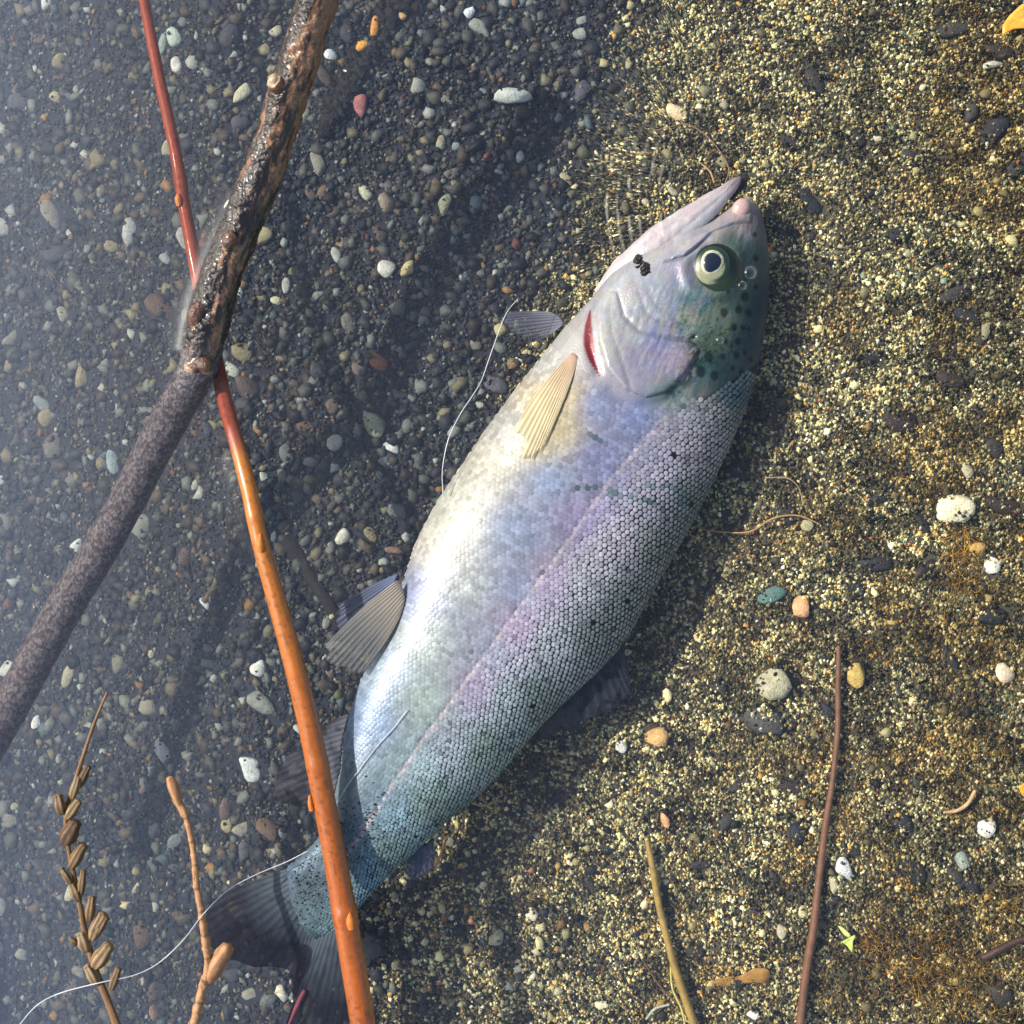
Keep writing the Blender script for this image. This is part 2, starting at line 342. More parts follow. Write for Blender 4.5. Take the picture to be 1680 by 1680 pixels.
while cnt < 300:
    x = random.uniform(-40, 1720); y = random.uniform(-40, 1720)
    if inpoly(np.array(x), np.array(y), FISHBOX): continue
    if any(math.hypot(x-q[0], y-q[1]) < (q[2]+q[3])*.45+8 for q in SLIST): continue
    w = float(warmth(np.array(x), np.array(y)))
    if random.random() < w*.7 and not (600 < x < 1000 and y > 1350): continue
    isR = random.random() < w; r = max(9, min(34, random.lognormvariate(2.75 if not isR else 2.3, .38)))
    if x > 1000 and random.random() < .25: r *= 1.6
    c = random.choice(RC if isR else LC)
    if isR and r > 17: c = random.choice(RC[:3]+RC[7:8])
    f = random.uniform(.8, 1.15); c = tuple(min(240, v*f) for v in c)
    place_stone(x, y, r, r*random.uniform(.55, .9), random.uniform(0, 180), c, random.choice(SM), 'stone', bed, .5, .32); cnt += 1

# fine sand: dense on the right, thinner on the left
def scatter(n, dens):
    px = R.uniform(-130, 1810, n*3); py = R.uniform(-130, 1810, n*3); k = R.random(n*3) < dens(px, py)
    return px[k][:n], py[k][:n]
spx, spy = scatter(200000, lambda x, y: .30+.70*warmth(x, y))
rip = ((np.abs(np.hypot((spx-1230), (spy-330)*.8)-230) < 60) & (spx < 1120) & (spy < 460) & (noise(spx/30, spy/30) > .35))
ang = np.arctan2((spy-330)*.8, spx-1230)+np.pi/2*0
def on_stones(px, py):
    lift = np.zeros(len(px)); ok = np.ones(len(px), bool); rnd = R.random(len(px)); clump = fbm(px/14, py/14, 2)
    for (x, y, rx, ry, a, rz, z, c) in SLIST:
        m = np.where((np.abs(px-x) < 60) & (np.abs(py-y) < 60))[0]
        dx, dy = px[m]-x, py[m]-y; u = (dx*math.cos(a)+dy*math.sin(a))/rx; v = (-dx*math.sin(a)+dy*math.cos(a))/ry; q = u*u+v*v; m = m[q < 1]; q = q[q < 1]
        cover = .30 if sum(c) < 330 else .10
        sit = rnd[m] < cover*(.3+1.4*(clump[m] > .5))+.9*(q-.8).clip(0)*3
        ok[m] &= sit | (q > .9); lift[m] = np.maximum(lift[m], z+rz*np.sqrt(1-q)*.86-bedz(px[m], py[m]))
    return ok, lift.clip(0)
okk, lf = on_stones(spx, spy); spx, spy, rip, ang, lf = spx[okk], spy[okk], rip[okk], ang[okk], lf[okk]
srad = np.abs(R.normal(2.0, 1.1, len(spx)))+1.2
Vv, Ff, Cc = grains(spx, spy, srad, srad*KPX*R.uniform(.8, 1.5, len(spx)), 5, 1, (rip, ang), lift=lf)
add('sand', mesh('sand', Vv, Ff, Cc, False), M_sand, bed, kind='stuff')
# gravel: coarse on the left and below the tail
def coarse(px, py):
    return np.clip(1-.9*warmth(px, py)+.55*np.exp(-((px-780)**2/260**2+(py-1600)**2/260**2)), .06, 1)
gpx, gpy = scatter(27000, coarse)
okk, lf = on_stones(gpx, gpy); okk &= (lf == 0) | (R.random(len(lf)) < .15); gpx, gpy, lf = gpx[okk], gpy[okk], lf[okk]
grd = np.clip(R.lognormal(1.74, .52, len(gpx)), 2.5, 17)*(1-.25*warmth(gpx, gpy))
gc = grain_colors(gpx, gpy); mid = (R.random(len(gpx)) < .8*np.exp(-((gpx-800)**2/240**2+(gpy-1560)**2/220**2)))[:, None]; gc = np.where(mid, palette(PAL_M, len(gpx)), gc)
Vv, Ff, Cc = grains(gpx, gpy, grd, grd*KPX*R.uniform(.45, .85, len(gpx)), 7, 2, cols=gc, lift=lf, jag=(.5, 1.2))
add('gravel', mesh('gravel', Vv, Ff, Cc, True), M_gravel, bed, kind='stuff')
# ---------------------------------------------------------------- the trout
AX, AY = 1225.0, 300.0; DX, DY = -.506, .8625; NX, NY = .8625, .506
def to_su(px, py): return (px-AX)*DX+(py-AY)*DY, (px-AX)*NX+(py-AY)*NY
def to_px(s, u): return AX+s*DX+u*NX, AY+s*DY+u*NY
OL = [(1228, 322), (1212, 328), (1195, 343), (1165, 362), (1120, 375), (1060, 402), (1000, 450), (970, 490), (925, 538), (885, 590), (845, 640), (800, 700), (760, 760), (722, 815), (700, 855), (682, 890), (668, 935), (655, 975), (640, 1030), (605, 1090), (590, 1120), (576, 1165), (565, 1210), (560, 1260), (548, 1310), (530, 1365), (505, 1395), (470, 1425), (478, 1480), (500, 1528), (515, 1540)]
OR_ = [(1228, 322), (1243, 335), (1252, 358), (1257, 380), (1263, 430), (1262, 490), (1254, 550), (1240, 620), (1218, 685), (1196, 735), (1168, 795), (1140, 850), (1110, 905), (1080, 955), (1050, 1010), (1018, 1065), (975, 1110), (920, 1160), (870, 1212), (825, 1265), (775, 1315), (730, 1350), (690, 1390), (645, 1430), (605, 1470), (588, 1492), (565, 1525), (515, 1540)]
def side(pts):
    a = np.array([to_su(*p) for p in pts]); a = a[np.argsort(a[:, 0])]; return a
SL, SR = side(OL), side(OR_)
S0, S1 = 17.5, 1428.0
ss = np.linspace(S0, S1, 1412)
def smo(v, k=9):
    w = np.hanning(2*k+3)[1:-1]; w /= w.sum(); return np.convolve(np.pad(v, k, 'edge'), w, 'valid')
UL = smo(np.interp(ss, SL[:, 0], SL[:, 1])); UR = smo(np.interp(ss, SR[:, 0], SR[:, 1]))
um0 = (UL+UR)/2; hw0 = np.maximum((UR-UL)/2, .1)
HT = np.interp(ss, [17, 25, 60, 130, 220, 330, 500, 700, 900, 1080, 1250, 1354, 1428], [.0002, .0042, .0088, .0138, .0185, .0215, .0245, .0255, .0220, .0155, .0085, .0052, .0006])
HT = smo(HT, 14); ZC = np.interp(ss, [17, 120, 300, 600, 900, 1100, 1250, 1428], [-.0125, -.0120, -.0140, -.0165, -.0150, -.0115, -.0075, -.0095])
LAT = [(1112, 662), (1080, 690), (1000, 785), (920, 900), (840, 1010), (760, 1120), (690, 1215), (640, 1290), (590, 1370), (535, 1450)]
lat_su = np.array([to_su(*p) for p in LAT])
def dors(px, py):
    s, u = to_su(px, py); return u-np.interp(s, lat_su[:, 0], lat_su[:, 1])
GROOVES = [  # polyline, depth mm, width px
 ([(1012, 478), (1022, 520), (1050, 545), (1095, 556), (1128, 560), (1140, 552)], .9, 3.2),
 ([(1092, 430), (1120, 424), (1145, 405), (1165, 385)], 1.0, 2.8),
 ([(975, 505), (985, 470), (1010, 440), (1050, 410)], .5, 5),
 ([(1000, 500), (1003, 545), (1020, 590), (1035, 640)], .35, 4),
 ([(1048, 478), (1058, 510), (1085, 530), (1115, 540)], .35, 4),
 ([(1060, 465), (1075, 500), (1108, 520)], .25, 4),
 ([(725, 870), (690, 905), (715, 945), (760, 960)], .5, 9),
 (LAT, .28, 3.0)]
GILL_EDGE = [(978, 520), (982, 560), (996, 605), (1025, 640), (1060, 655), (1095, 645), (1128, 612), (1160, 570)]
def body_disp(px, py):
    d = np.zeros(np.shape(px))
    for pl, dep, w in GROOVES:
        q, _ = pdist(px, py, pl); d -= dep*.001*np.exp(-(q/w)**2)
    q, _ = pdist(px, py, [(969, 515), (966, 545), (968, 570), (980, 610)]); d -= .0020*np.exp(-(q/8)**2)   # gill slit
    q, _ = pdist(px, py, [(1000, 640), (1040, 668), (1080, 662), (1115, 645)]); d -= .0008*np.exp(-(q/9)**2)
    r = np.hypot((px-1168), (py-440)); d -= .0022*np.exp(-(r/34)**4); d += .0012*np.exp(-((r-47)/9)**2)  # eye socket
    s_h = sst(400, 320, to_su(px, py)[0]); d += s_h*(.0006*(f3((px+py*.35)/9, (py-px*.35)/40, 3.3, 3)-.5)+.0005*(f3(px/7, py/7, 5.5, 3)-.5))+.00018*(fbm(px/9, py/9, 1)-.5)+.0010*(fbm(px/90, py/90, 2)-.5)
    return d
def ztop(px, py, disp=True):
    s, u = to_su(np.asarray(px, float), np.asarray(py, float))
    um = np.interp(s, ss, um0); hw = np.interp(s, ss, hw0); ht = np.interp(s, ss, HT); zc = np.interp(s, ss, ZC)
    v = np.clip((u-um)/hw, -1, 1); z = zc-.0050*v*np.minimum(1, ht/.02)+ht*(1-np.abs(v)**2.1)**(1/2.0)
    return z+(body_disp(px, py)*np.clip(1.4-1.4*np.abs(v), 0, 1) if disp else 0)
ANCH = np.array([(1200,300,214,210,214),(1215,340,238,212,206),(1240,365,120,120,126),(1225,420,70,95,95),(1247,500,52,72,78),(1230,560,60,82,90),(1180,600,54,86,84),(1200,650,62,80,86),(1150,350,225,215,225),(1100,400,232,222,226),(1050,420,236,230,230),(1000,480,230,230,232),(1150,385,226,214,220),(1110,440,190,200,232),(1060,480,208,218,234),(1090,510,192,202,226),(1140,505,90,135,140),(1130,520,130,160,140),(1170,520,110,134,98),(1165,560,100,124,92),(1200,400,90,120,108),(1205,480,74,98,88),(1040,540,220,226,230),(1000,560,240,236,226),(1080,560,165,172,232),(1050,590,190,186,226),(1100,600,182,168,206),(1030,620,216,206,222),(1120,590,200,176,192),(1148,605,80,126,108),(1095,640,120,160,130),(960,600,232,222,222),(900,600,228,228,218),(930,560,238,236,228),
(905,655,248,216,150),(915,700,244,222,164),(885,735,240,224,176),(930,640,246,214,150),(980,660,158,176,234),(1050,680,148,166,226),(840,700,228,228,218),(800,760,238,232,208),(750,830,238,238,214),(900,780,164,186,234),(980,750,160,166,220),(1100,700,176,166,178),(1180,680,120,122,116),(1150,740,150,140,140),(1080,800,176,164,176),(1130,820,98,108,98),(850,870,176,192,230),(950,850,182,168,212),(1000,900,194,182,186),(1080,900,118,122,112),(720,900,238,232,212),(760,950,210,220,218),(850,960,174,186,220),(900,950,200,178,208),(960,960,174,172,172),(1020,980,118,126,116),(690,975,166,178,222),(700,1050,204,220,214),(800,1050,190,196,220),(850,1030,200,174,202),(900,1060,156,164,164),(970,1040,110,118,112),(640,1100,178,200,224),(700,1150,198,220,208),(780,1130,190,174,204),(830,1150,156,168,168),(880,1150,116,130,120),(605,1180,150,176,220),(680,1250,174,200,204),(740,1220,156,164,176),(790,1230,116,134,120),(580,1300,130,154,170),(640,1330,134,164,178),(700,1320,110,128,120),(740,1330,88,106,96),(530,1400,118,140,156),(590,1420,114,144,154),(640,1400,92,112,106),(500,1460,98,120,130),(540,1510,84,108,114),(460,1440,104,122,146)], float)
AL = lin(ANCH[:, 2:]); RED = lin((150, 44, 56))
def skin(px, py, detail=True):
    px = np.asarray(px, float); py = np.asarray(py, float); sh = px.shape; x = px.ravel(); y = py.ravel(); sq_ = to_su(x, y)[0]
    num = np.zeros((len(x), 3)); den = np.zeros(len(x))
    for a, c in zip(ANCH, AL):
        d2 = (x-a[0])**2+(y-a[1])**2; w = 1/(d2+np.where(sq_ < 345, 260.0, 900.0))**2.1*1e8; num += w[:, None]*c; den += w
    c = num/den[:, None]
    q, t_ = pdist(x, y, [(969, 505), (965, 535), (966, 565), (972, 590), (984, 618)]); m = (sst(1.25, .75, q/(.4+8.5*np.sin(np.pi*np.clip(t_, 0, 1))**1.2))*(y > 508))[:, None]; c = c*(1-m)+RED*m
    for pl, dep, w in GROOVES[:6]:
        q, _ = pdist(x, y, pl); m = (.45*dep*np.exp(-(q/w)**2))[:, None]; c = c*(1-m)+m*lin((70, 84, 74))
    q, t = pdist(x, y, [(1135, 560), (1150, 585), (1130, 620), (1100, 645)]); m = (.75*np.exp(-(q/13)**2)*(fbm(x/7, y/7, 2) > .42))[:, None]; c = c*(1-m)+m*lin((30, 66, 54))
    q, t_ = pdist(x, y, [(1090, 690), (1000, 790), (920, 905), (840, 1015), (760, 1125), (680, 1235), (610, 1340), (545, 1440)]); m = (.75*np.exp(-(q/5)**2)*sst(.3, .5, fbm(x/8, y/8, 1)))[:, None]; c = c*(1-m)+m*lin((214, 196, 202))
    # mottling: small iridescent flecks, streaks along the gill plates
    hd = sst(390, 330, sq_)*sst(.09, .30, c.mean(1)); a1 = f3(x/7, y/7, 1.5, 3)-.5; st = f3((x+y*.35)/4, (y-x*.35)/26, 3.3, 3)-.5
    c = c*(1+hd*(.55*a1+.65*st))[:, None]
    y1 = (hd*.35*sst(.54, .66, f3((x+y*.3)/6, (y-x*.3)/30, 7.7, 3)))[:, None]; c = c*(1-y1)+y1*lin((238, 230, 190))
    b1 = (hd*.25*sst(.55, .68, f3(x/16, y/16, 12.2, 2)))[:, None]; c = c*(1-b1)+b1*lin((150, 176, 236))
    p1 = (hd*.22*sst(.55, .68, f3(x/20, y/20, 22.2, 2)))[:, None]; c = c*(1-p1)+p1*lin((226, 176, 190))
    # dark spots on the back of the head
    for sx, sy, r in [(1188,512,6.5),(1212,508,6),(1226,512,4),(1204,537,5.5),(1219,538,4.5),(1230,515,4),(1163,586,7.5),(1186,585,5),(1208,582,5),(1172,616,7),(1210,560,5),(1222,578,4),(1150,610,8),(1228,540,3.5),(1195,478,4),(1240,424,5),(1222,487,7),(1190,560,4),(1232,590,4),(1216,610,4),(1240,470,4),(1202,604,4),(1238,385,4)]:
        m = (.8*sst(r+1.8, r-1.8, np.hypot(x-sx, (y-sy)*.85)))[:, None]; c = c*(1-m)+m*lin((24, 34, 40))
    # green smears across the flank
    for pl, w in (([(975, 800), (1010, 808), (1050, 818), (1085, 832)], 8), ([(965, 712), (990, 722)], 4), ([(1060, 795), (1110, 800), (1120, 830)], 6), ([(940, 800), (975, 800)], 3)):
        q, _ = pdist(x, y, pl); m = (.75*np.exp(-(q/w)**2)*sst(.35, .5, fbm(x/9, y/9, 3)))[:, None]; c = c*(1-m)+m*lin((50, 96, 84))
    if detail:
        s = sst(.6, .72, fbm(x/3.2, y/3.2, 1, 2))*sst(-60, 40, -np.hypot(x-1165, (y-548))+60)
        c = c*(1-.6*s)[:, None]
        c = c*(1+.16*(fbm(x/14, y/14, 0)-.5)*2)[:, None]
    m = c.mean(1, keepdims=True); c = m+(c-m)*1.04; c = c*FISHK*1.12; c = np.clip(c/(1+1.0*c), .004, 1)
    return c.reshape(*sh, 3)
FISHK = .60
fx, fy = 1000.0, 900.0
fish = empty('trout', P1(880, 900, -.035), 'dead silver rainbow trout lying on its side in shallow water, head at the upper right', 'fish')
NSB, NPH = 520, 380
sv = S0+(S1-S0)*(.5-.5*np.cos(np.linspace(0, 1, NSB)*np.pi))*.35+(S1-S0)*np.linspace(0, 1, NSB)*.65
ph = np.concatenate([np.linspace(0, np.pi, 300, endpoint=False), np.linspace(np.pi, 2*np.pi, 80, endpoint=False)])
um = np.interp(sv, ss, um0)[:, None]; hw = np.interp(sv, ss, hw0)[:, None]; ht = np.interp(sv, ss, HT)[:, None]; zc = np.interp(sv, ss, ZC)[:, None]
cph, sph = np.cos(ph)[None], np.sin(ph)[None]
v = np.sign(cph)*np.abs(cph)**.95
U = um+hw*v; X, Y = to_px(sv[:, None]+0*U, U)
Z = np.where(sph >= -1e-9, 0, zc-.0050*v*np.minimum(1, ht/.02)-ht*(1-np.abs(v)**2.1)**(1/2.0)*.85)
Z = np.where(sph >= -1e-9, ztop(X, Y), Z)
idx = np.arange(NSB*NPH).reshape(NSB, NPH); a, b = idx[:-1], idx[1:]
Fb = np.stack([a, b, np.roll(b, -1, 1), np.roll(a, -1, 1)], -1)
D = dors(X, Y); SCD = sst(-25, 60, D)     # how strongly scale edges read, 1 on the back
sS, _u = to_su(X, Y)
HEAD_EDGE = [(940, 590), (985, 640), (1050, 672), (1110, 655), (1160, 650), (1200, 625), (1250, 590)]
he_su = np.array([to_su(*p) for p in HEAD_EDGE]); he_su = he_su[np.argsort(he_su[:, 1])]
def behind(px, py):
    s, u = to_su(px, py); return s-np.interp(u, he_su[:, 1], he_su[:, 0])
BH = sst(-6, 8, behind(X, Y))
cb = skin(X, Y); dk = (BH*(.06+.90*SCD)*(1-.8*sst(1330, 1400, sS)))[..., None]
cb = cb*(1-dk)+dk*lin((20, 30, 30))
body = add('body', mesh('body', P(X, Y, Z).reshape(-1, 3), Fb.reshape(-1, 4), cb.reshape(-1, 3)), M_skin); under(body, fish)
# scales: a lattice of small overlapping domes over the flank
rows = []
arc_n = 84
s = S0+250; k = 0
while s < 1420:
    pitch = np.interp(s, [250, 500, 900, 1200, 1400], [9.6, 9.8, 8.6, 6.8, 5.6])
    m_ = np.interp(s, ss, um0); h_ = np.interp(s, ss, hw0); t_ = np.interp(s, ss, HT)/KPX
    phd = np.linspace(.02, np.pi-.02, 400); vx = np.cos(phd)*h_; vz = np.sin(phd)*t_
    L = np.concatenate([[0], np.cumsum(np.hypot(np.diff(vx), np.diff(vz)))])
    n_ = int(L[-1]/(pitch*.98)); ls = (np.arange(n_)+.5*(k % 2)+.25)/n_*L[-1]
    pp = np.interp(ls, L, phd); rows.append(np.stack([np.full(n_, s), m_+h_*np.cos(pp), np.full(n_, pitch), np.clip(np.abs(h_*np.sin(pp))/(np.hypot(h_*np.sin(pp), t_*np.cos(pp))+1e-6), .22, 1)], 1)); s += pitch*.80; k += 1
A = np.vstack(rows); A[:, 0] += R.normal(0, .35, len(A)); A[:, 1] += R.normal(0, .35, len(A))
sx, sy = to_px(A[:, 0], A[:, 1]); bhd = behind(sx, sy)
pecd = inpoly(sx, sy, [(950, 585), (925, 580), (880, 650), (862, 735), (880, 745), (900, 720), (945, 620)])
keep = (bhd > 2) & ~pecd & (R.random(len(sx)) > .003); A = A[keep]; sx = sx[keep]; sy = sy[keep]
dd = dors(sx, sy); sd2 = sst(40, 170, dd)*sst(1250, 1000, A[:, 0]); sd_ = sst(-30, 70, dd); nS = len(A)
kk = 9; th = np.linspace(0, 2*np.pi, kk, endpoint=False)
rad = A[:, 2]*(.64-.125*sd_)*(1-.13*sd2)*R.uniform(.9, 1.08, nS)
def sring(f, zf, sh):
    Xs = (A[:, 0]+sh*rad)[:, None]+np.cos(th)[None]*rad[:, None]*f; Us = A[:, 1][:, None]+np.sin(th)[None]*(rad*A[:, 3])[:, None]*f*.94
    rx, ry = to_px(Xs, Us); return P(rx, ry, ztop(rx, ry, True)+zf)
zq = (.42+.58*sd_)[:, None]; z1 = (.00008+.00020*np.cos(th))[None]*zq+.00004; z2 = z1*.85+.00009*zq
Vs = np.concatenate([sring(1, z1, 0), sring(np.interp(sd_, [0, 1], [.84, .78])[:, None], z2, -.05), sring(0, .00020*zq+0*z1, 0)[:, :1]], 1)
Fs = []
for j_ in range(kk):
    k_ = (j_+1) % kk; Fs += [[j_, kk+j_, k_], [k_, kk+j_, kk+k_], [kk+j_, 2*kk, kk+k_]]
Fs = np.array(Fs)[None]+(np.arange(nS)*(2*kk+1))[:, None, None]
cs = skin(sx, sy, False); lum = cs.mean(1)
cs = cs*(1+1.5*sd_*(1-np.clip(lum*1.4, 0, .8)))[:, None]*(.74+.52*f3(sx/14, sy/14, 4.4, 3))[:, None]*R.uniform(.78, 1.2, (nS, 1))*1.12
cs = np.where((R.random(nS) < .03*sd_)[:, None], cs*.5, cs)
cs = cs*(1+.12*sd_-.16*sd2)[:, None]; edge = cs*(1-(.20+.58*sd_))[:, None]+(.20+.58*sd_)[:, None]*lin((16, 26, 25))*.8*(1+1.5*(1-sd_))[:, None]
Cs = np.concatenate([np.repeat(edge[:, None], kk, 1), np.repeat(cs[:, None], kk+1, 1)], 1).reshape(-1, 3)
sc_o = add('scales', mesh('scales', Vs.reshape(-1, 3), Fs.reshape(-1, 3), np.clip(Cs, 0, .9)), M_scale, kind='stuff'); under(sc_o, fish)
print('scales', nS)
# patches lifted off the body grid: gill cover and upper jaw plate
def patch(name, poly, lift, tint=None):
    inside = inpoly(X, Y, poly) & (sph >= 0)
    q, _ = pdist(X, Y, poly+[poly[0]]); q = np.where(inside, q, 0)
    fm = inside[:-1][:, :] & inside[1:] & np.roll(inside[:-1], -1, 1) & np.roll(inside[1:], -1, 1)
    F = Fb[fm]; used = np.unique(F); rm = np.full(NSB*NPH, -1); rm[used] = np.arange(len(used))
    zz = Z+lift(X, Y, q); Vp = P(X, Y, zz).reshape(-1, 3)[used]; cc = skin(X, Y).reshape(-1, 3)[used]
    if tint is not None: cc = cc*tint
    return under(add(name, mesh(name, Vp, rm[F], cc), M_skin), fish)
gp = [(985, 470), (976, 510), (980, 560), (994, 606), (1024, 640), (1060, 655), (1095, 645), (1128, 612), (1150, 572), (1138, 560), (1095, 553), (1055, 540), (1028, 518), (1015, 478)]
patch('gill_cover', gp, lambda x, y, q: .0017*sst(0, 6, q)*(.25+.75*sst(60, 6, pdist(x, y, GILL_EDGE)[0]))-.0002)
patch('upper_jaw', [(1238, 340), (1216, 350), (1185, 362), (1150, 380), (1120, 400), (1098, 420), (1100, 428), (1125, 422), (1150, 402), (1172, 382), (1205, 370), (1235, 368)], lambda x, y, q: .0013*sst(0, 8, q)-.0001)
def jawcol(t, p, px, py, z):
    c = lin((232, 230, 232))*(1-sst(.82, 1, t))[..., None]+lin((110, 104, 112))*sst(.82, 1, t)[..., None]
    pk = (.5*sst(.35, .7, f3(t*9, np.cos(p)*1.5+4, np.sin(p)*1.5+4)))[..., None]; return (c*(1-pk)+pk*lin((222, 190, 190)))*FISHK*1.08*(.8+.4*f3(t*40, np.cos(p)*4+5, np.sin(p)*4+5))[..., None]
Vj, Fj, Cj = tube([(985, 486, -.010, 14), (1025, 450, -.0085, 27), (1075, 408, -.0065, 31), (1120, 372, -.006, 27), (1160, 340, -.007, 20), (1190, 315, -.009, 13), (1208, 298, -.0105, 8), (1214, 291, -.011, 3)], 48, 160, zs=.62, colf=jawcol, rough=.13, rad=lambda t, p: 1-.10*np.exp(-((p-1.15-.35*t)/.10)**2)-.06*np.exp(-((p-2.0)/.12)**2))
under(add('lower_jaw', mesh('lower_jaw', Vj, Fj, Cj), M_skin), fish)
Vj, Fj, Cj = tube([(1195, 322, -.014, 9), (1212, 305, -.014, 9), (1222, 292, -.014, 7), (1226, 286, -.014, 3)], 14, 24, zs=.5, rough=.1, colf=lambda t, p, a, b, z: np.ones(t.shape+(3,))*lin((52, 48, 50)))
under(add('tongue', mesh('tongue', Vj, Fj, Cj), M_skin), fish)
Vj, Fj, Cj = tube([(1208, 352, -.0062, 10), (1215, 343, -.0060, 14), (1221, 334, -.0064, 12), (1225, 328, -.0070, 5)], 18, 30, zs=.7, rough=.06, colf=lambda t, p, a, b, z: np.ones(t.shape+(3,))*lin((238, 200, 192))*FISHK*1.1)
under(add('snout_tip', mesh('snout_tip', Vj, Fj, Cj), M_skin), fish)
# eye
def dome(cx, cy, z, rx, ry, h, rot=0, n=40, m=14, colf=None, pw=2.0, pinch=0, r0=0.0):
    r = np.linspace(r0, 1, m); th = np.linspace(0, 2*np.pi, n, endpoint=False); Rg, T = np.meshgrid(r, th, indexing='ij')
    x = Rg*np.cos(T)*rx*(1-pinch*np.sin(T)*.5); y = Rg*np.sin(T)*ry; ca, sa = math.cos(rot), math.sin(rot)
    PX, PY = cx+x*ca-y*sa, cy+x*sa+y*ca; ZZ = z+h*np.sqrt(np.clip(1-Rg**pw, 0, 1)); V = P(PX, PY, ZZ).reshape(-1, 3)
    i = np.arange(m*n).reshape(m, n); F = np.stack([i[:-1], np.roll(i[:-1], -1, 1), np.roll(i[1:], -1, 1), i[1:]], -1).reshape(-1, 4)
    c = colf(Rg, T).reshape(-1, 3) if colf else None
    return V, F, c
ez = float(ztop(1168, 440, False))-.0022
def sockc(r, T):
    c = lin((44, 70, 58))[None, None]*np.ones(r.shape+(1,)); g_ = (sst(.2, .9, .5+.5*np.sin(T))*.7)[..., None]; return c*(1-g_)+g_*lin((110, 134, 96))
V_, F_, C_ = dome(1173, 443, ez, 43, 46, .0034, .2, colf=lambda r, T: sockc(r, T)*.2); eye = under(add('eye', mesh('eye', V_, F_, C_), M_iris), fish)
def irisc(r, T):
    ll = sst(.1, .9, np.cos(T-2.3)); inn = sst(.66, .52, r); c = lin((186, 188, 150))*.62; g2 = lin((76, 104, 84))*.3; k = np.clip(np.maximum(ll, inn), 0, 1)*sst(1.02, .86, r)
    c = c[None, None]*k[..., None]+g2[None, None]*(1-k)[..., None]
    d = (.55*(noise(T*11, r*17) > .55)*(1-.7*k))[..., None]; return c*(1-d)+d*lin((34, 52, 44))
V_, F_, C_ = dome(1170, 438, ez+.0013, 32, 35, .0028, .25, 60, 26, colf=irisc); i_ = add('iris', mesh('iris', V_, F_, C_), M_iris, eye)
V_, F_, C_ = dome(1168, 431, ez+.0038, 18.5, 21, .0009, .45, pinch=.3, colf=lambda r, T: np.ones(r.shape+(3,))*lin((206, 206, 172))*(.45+.5*noise(T*4, r*9)+.1*np.cos(T-2.3))[..., None])
add('pupil_ring', mesh('pupil_ring', V_, F_, C_), M_iris, eye)
V_, F_, C_ = dome(1168, 431, ez+.0041, 15, 17.5, .0009, .45, pinch=.35, colf=lambda r, T: np.ones(r.shape+(3,))*.02)
add('pupil', mesh('pupil', V_, F_, C_), M_pupil, eye)
# fins
def fin(name, root, tip, zr, zt, colr, colt, mt, nray=14, m=26, ridge=.00022, follow=False, spots=None, thick=.0004, ragged=2.0, fold=0, alp=(.85, .6)):
    n = nray*8; a = smooth_poly(root, n); b = smooth_poly(tip, n)
    t = np.linspace(0, 1, m)[None]; w = np.linspace(0, 1, n)[:, None]
    rg = 1+ragged*.01*(noise(w[:, 0]*nray*1.3+3, w[:, 0]*0+2)-.5)*4
    bx = a[:, 0]+(b[:, 0]-a[:, 0])*rg; by = a[:, 1]+(b[:, 1]-a[:, 1])*rg
    bow = .06*np.sin(np.pi*t)
    PX = a[:, :1]+(bx[:, None]-a[:, :1])*t+(by[:, None]-a[:, 1:2])*bow*(w-.5); PY = a[:, 1:2]+(by[:, None]-a[:, 1:2])*t-(bx[:, None]-a[:, :1])*bow*(w-.5)
    rp = np.cos(w*nray*2*np.pi)
    ZZ = zr+(zt-zr)*t+ridge*rp*(.4+.6*t)+fold*np.sin(w*5)*t
    if follow: ZZ = ztop(PX, PY)-.0006+.0012*np.minimum(t*3, 1)+ridge*rp+.0007*np.sin(np.pi*w)
    PX, PY, ZZ = PX+0*w, PY+0*w, ZZ+0*w
    tc_ = np.minimum(t*1.6, 1); c = lin(colr)*(1-tc_)[..., None]+lin(colt)*tc_[..., None]; c = c*(1+.16*rp)[..., None]*(.85+.3*fbm(PX/9, PY/9, 1))[..., None]
    if spots:
        q = sst(.6, .66, noise(PX/11, PY/11, 2))*spots; c = c*(1-q)[..., None]
    i = np.arange(n*m).reshape(n, m); F = np.stack([i[:-1, :-1], i[1:, :-1], i[1:, 1:], i[:-1, 1:]], -1).reshape(-1, 4)
    o = under(add(name, mesh(name, P(PX, PY, ZZ).reshape(-1, 3), F, np.concatenate([c.reshape(-1, 3), (alp[0]+(alp[1]-alp[0])*(t+0*w)+.12*rp).clip(0, 1).reshape(-1, 1)], 1)), mt), fish)
    if thick:
        md = o.modifiers.new('s', 'SOLIDIFY'); md.thickness = thick; md.offset = -1
    return o, (PX, PY, ZZ)
tailf, _ = fin('tail_fin', [(476, 1424), (494, 1462), (515, 1500), (545, 1515), (582, 1488)], [(345, 1478), (338, 1540), (400, 1580), (470, 1590), (482, 1640), (470, 1700), (520, 1740), (575, 1740)], -.0085, -.020, (84, 96, 104), (30, 31, 42), M_fin, 26, ragged=1, spots=.25, alp=(.97, .70), ridge=.0001)
pv, (qx, qy, qz) = fin('pelvic_fin', [(652, 952), (660, 965), (664, 985), (655, 1015)], [(541, 1050), (536, 1068), (548, 1088), (570, 1096), (592, 1104), (604, 1092)], -.001, .0012, (176, 164, 148), (110, 114, 116), M_finclear, 13, alp=(.95, .30), follow=False, ridge=.0002, fold=.001)
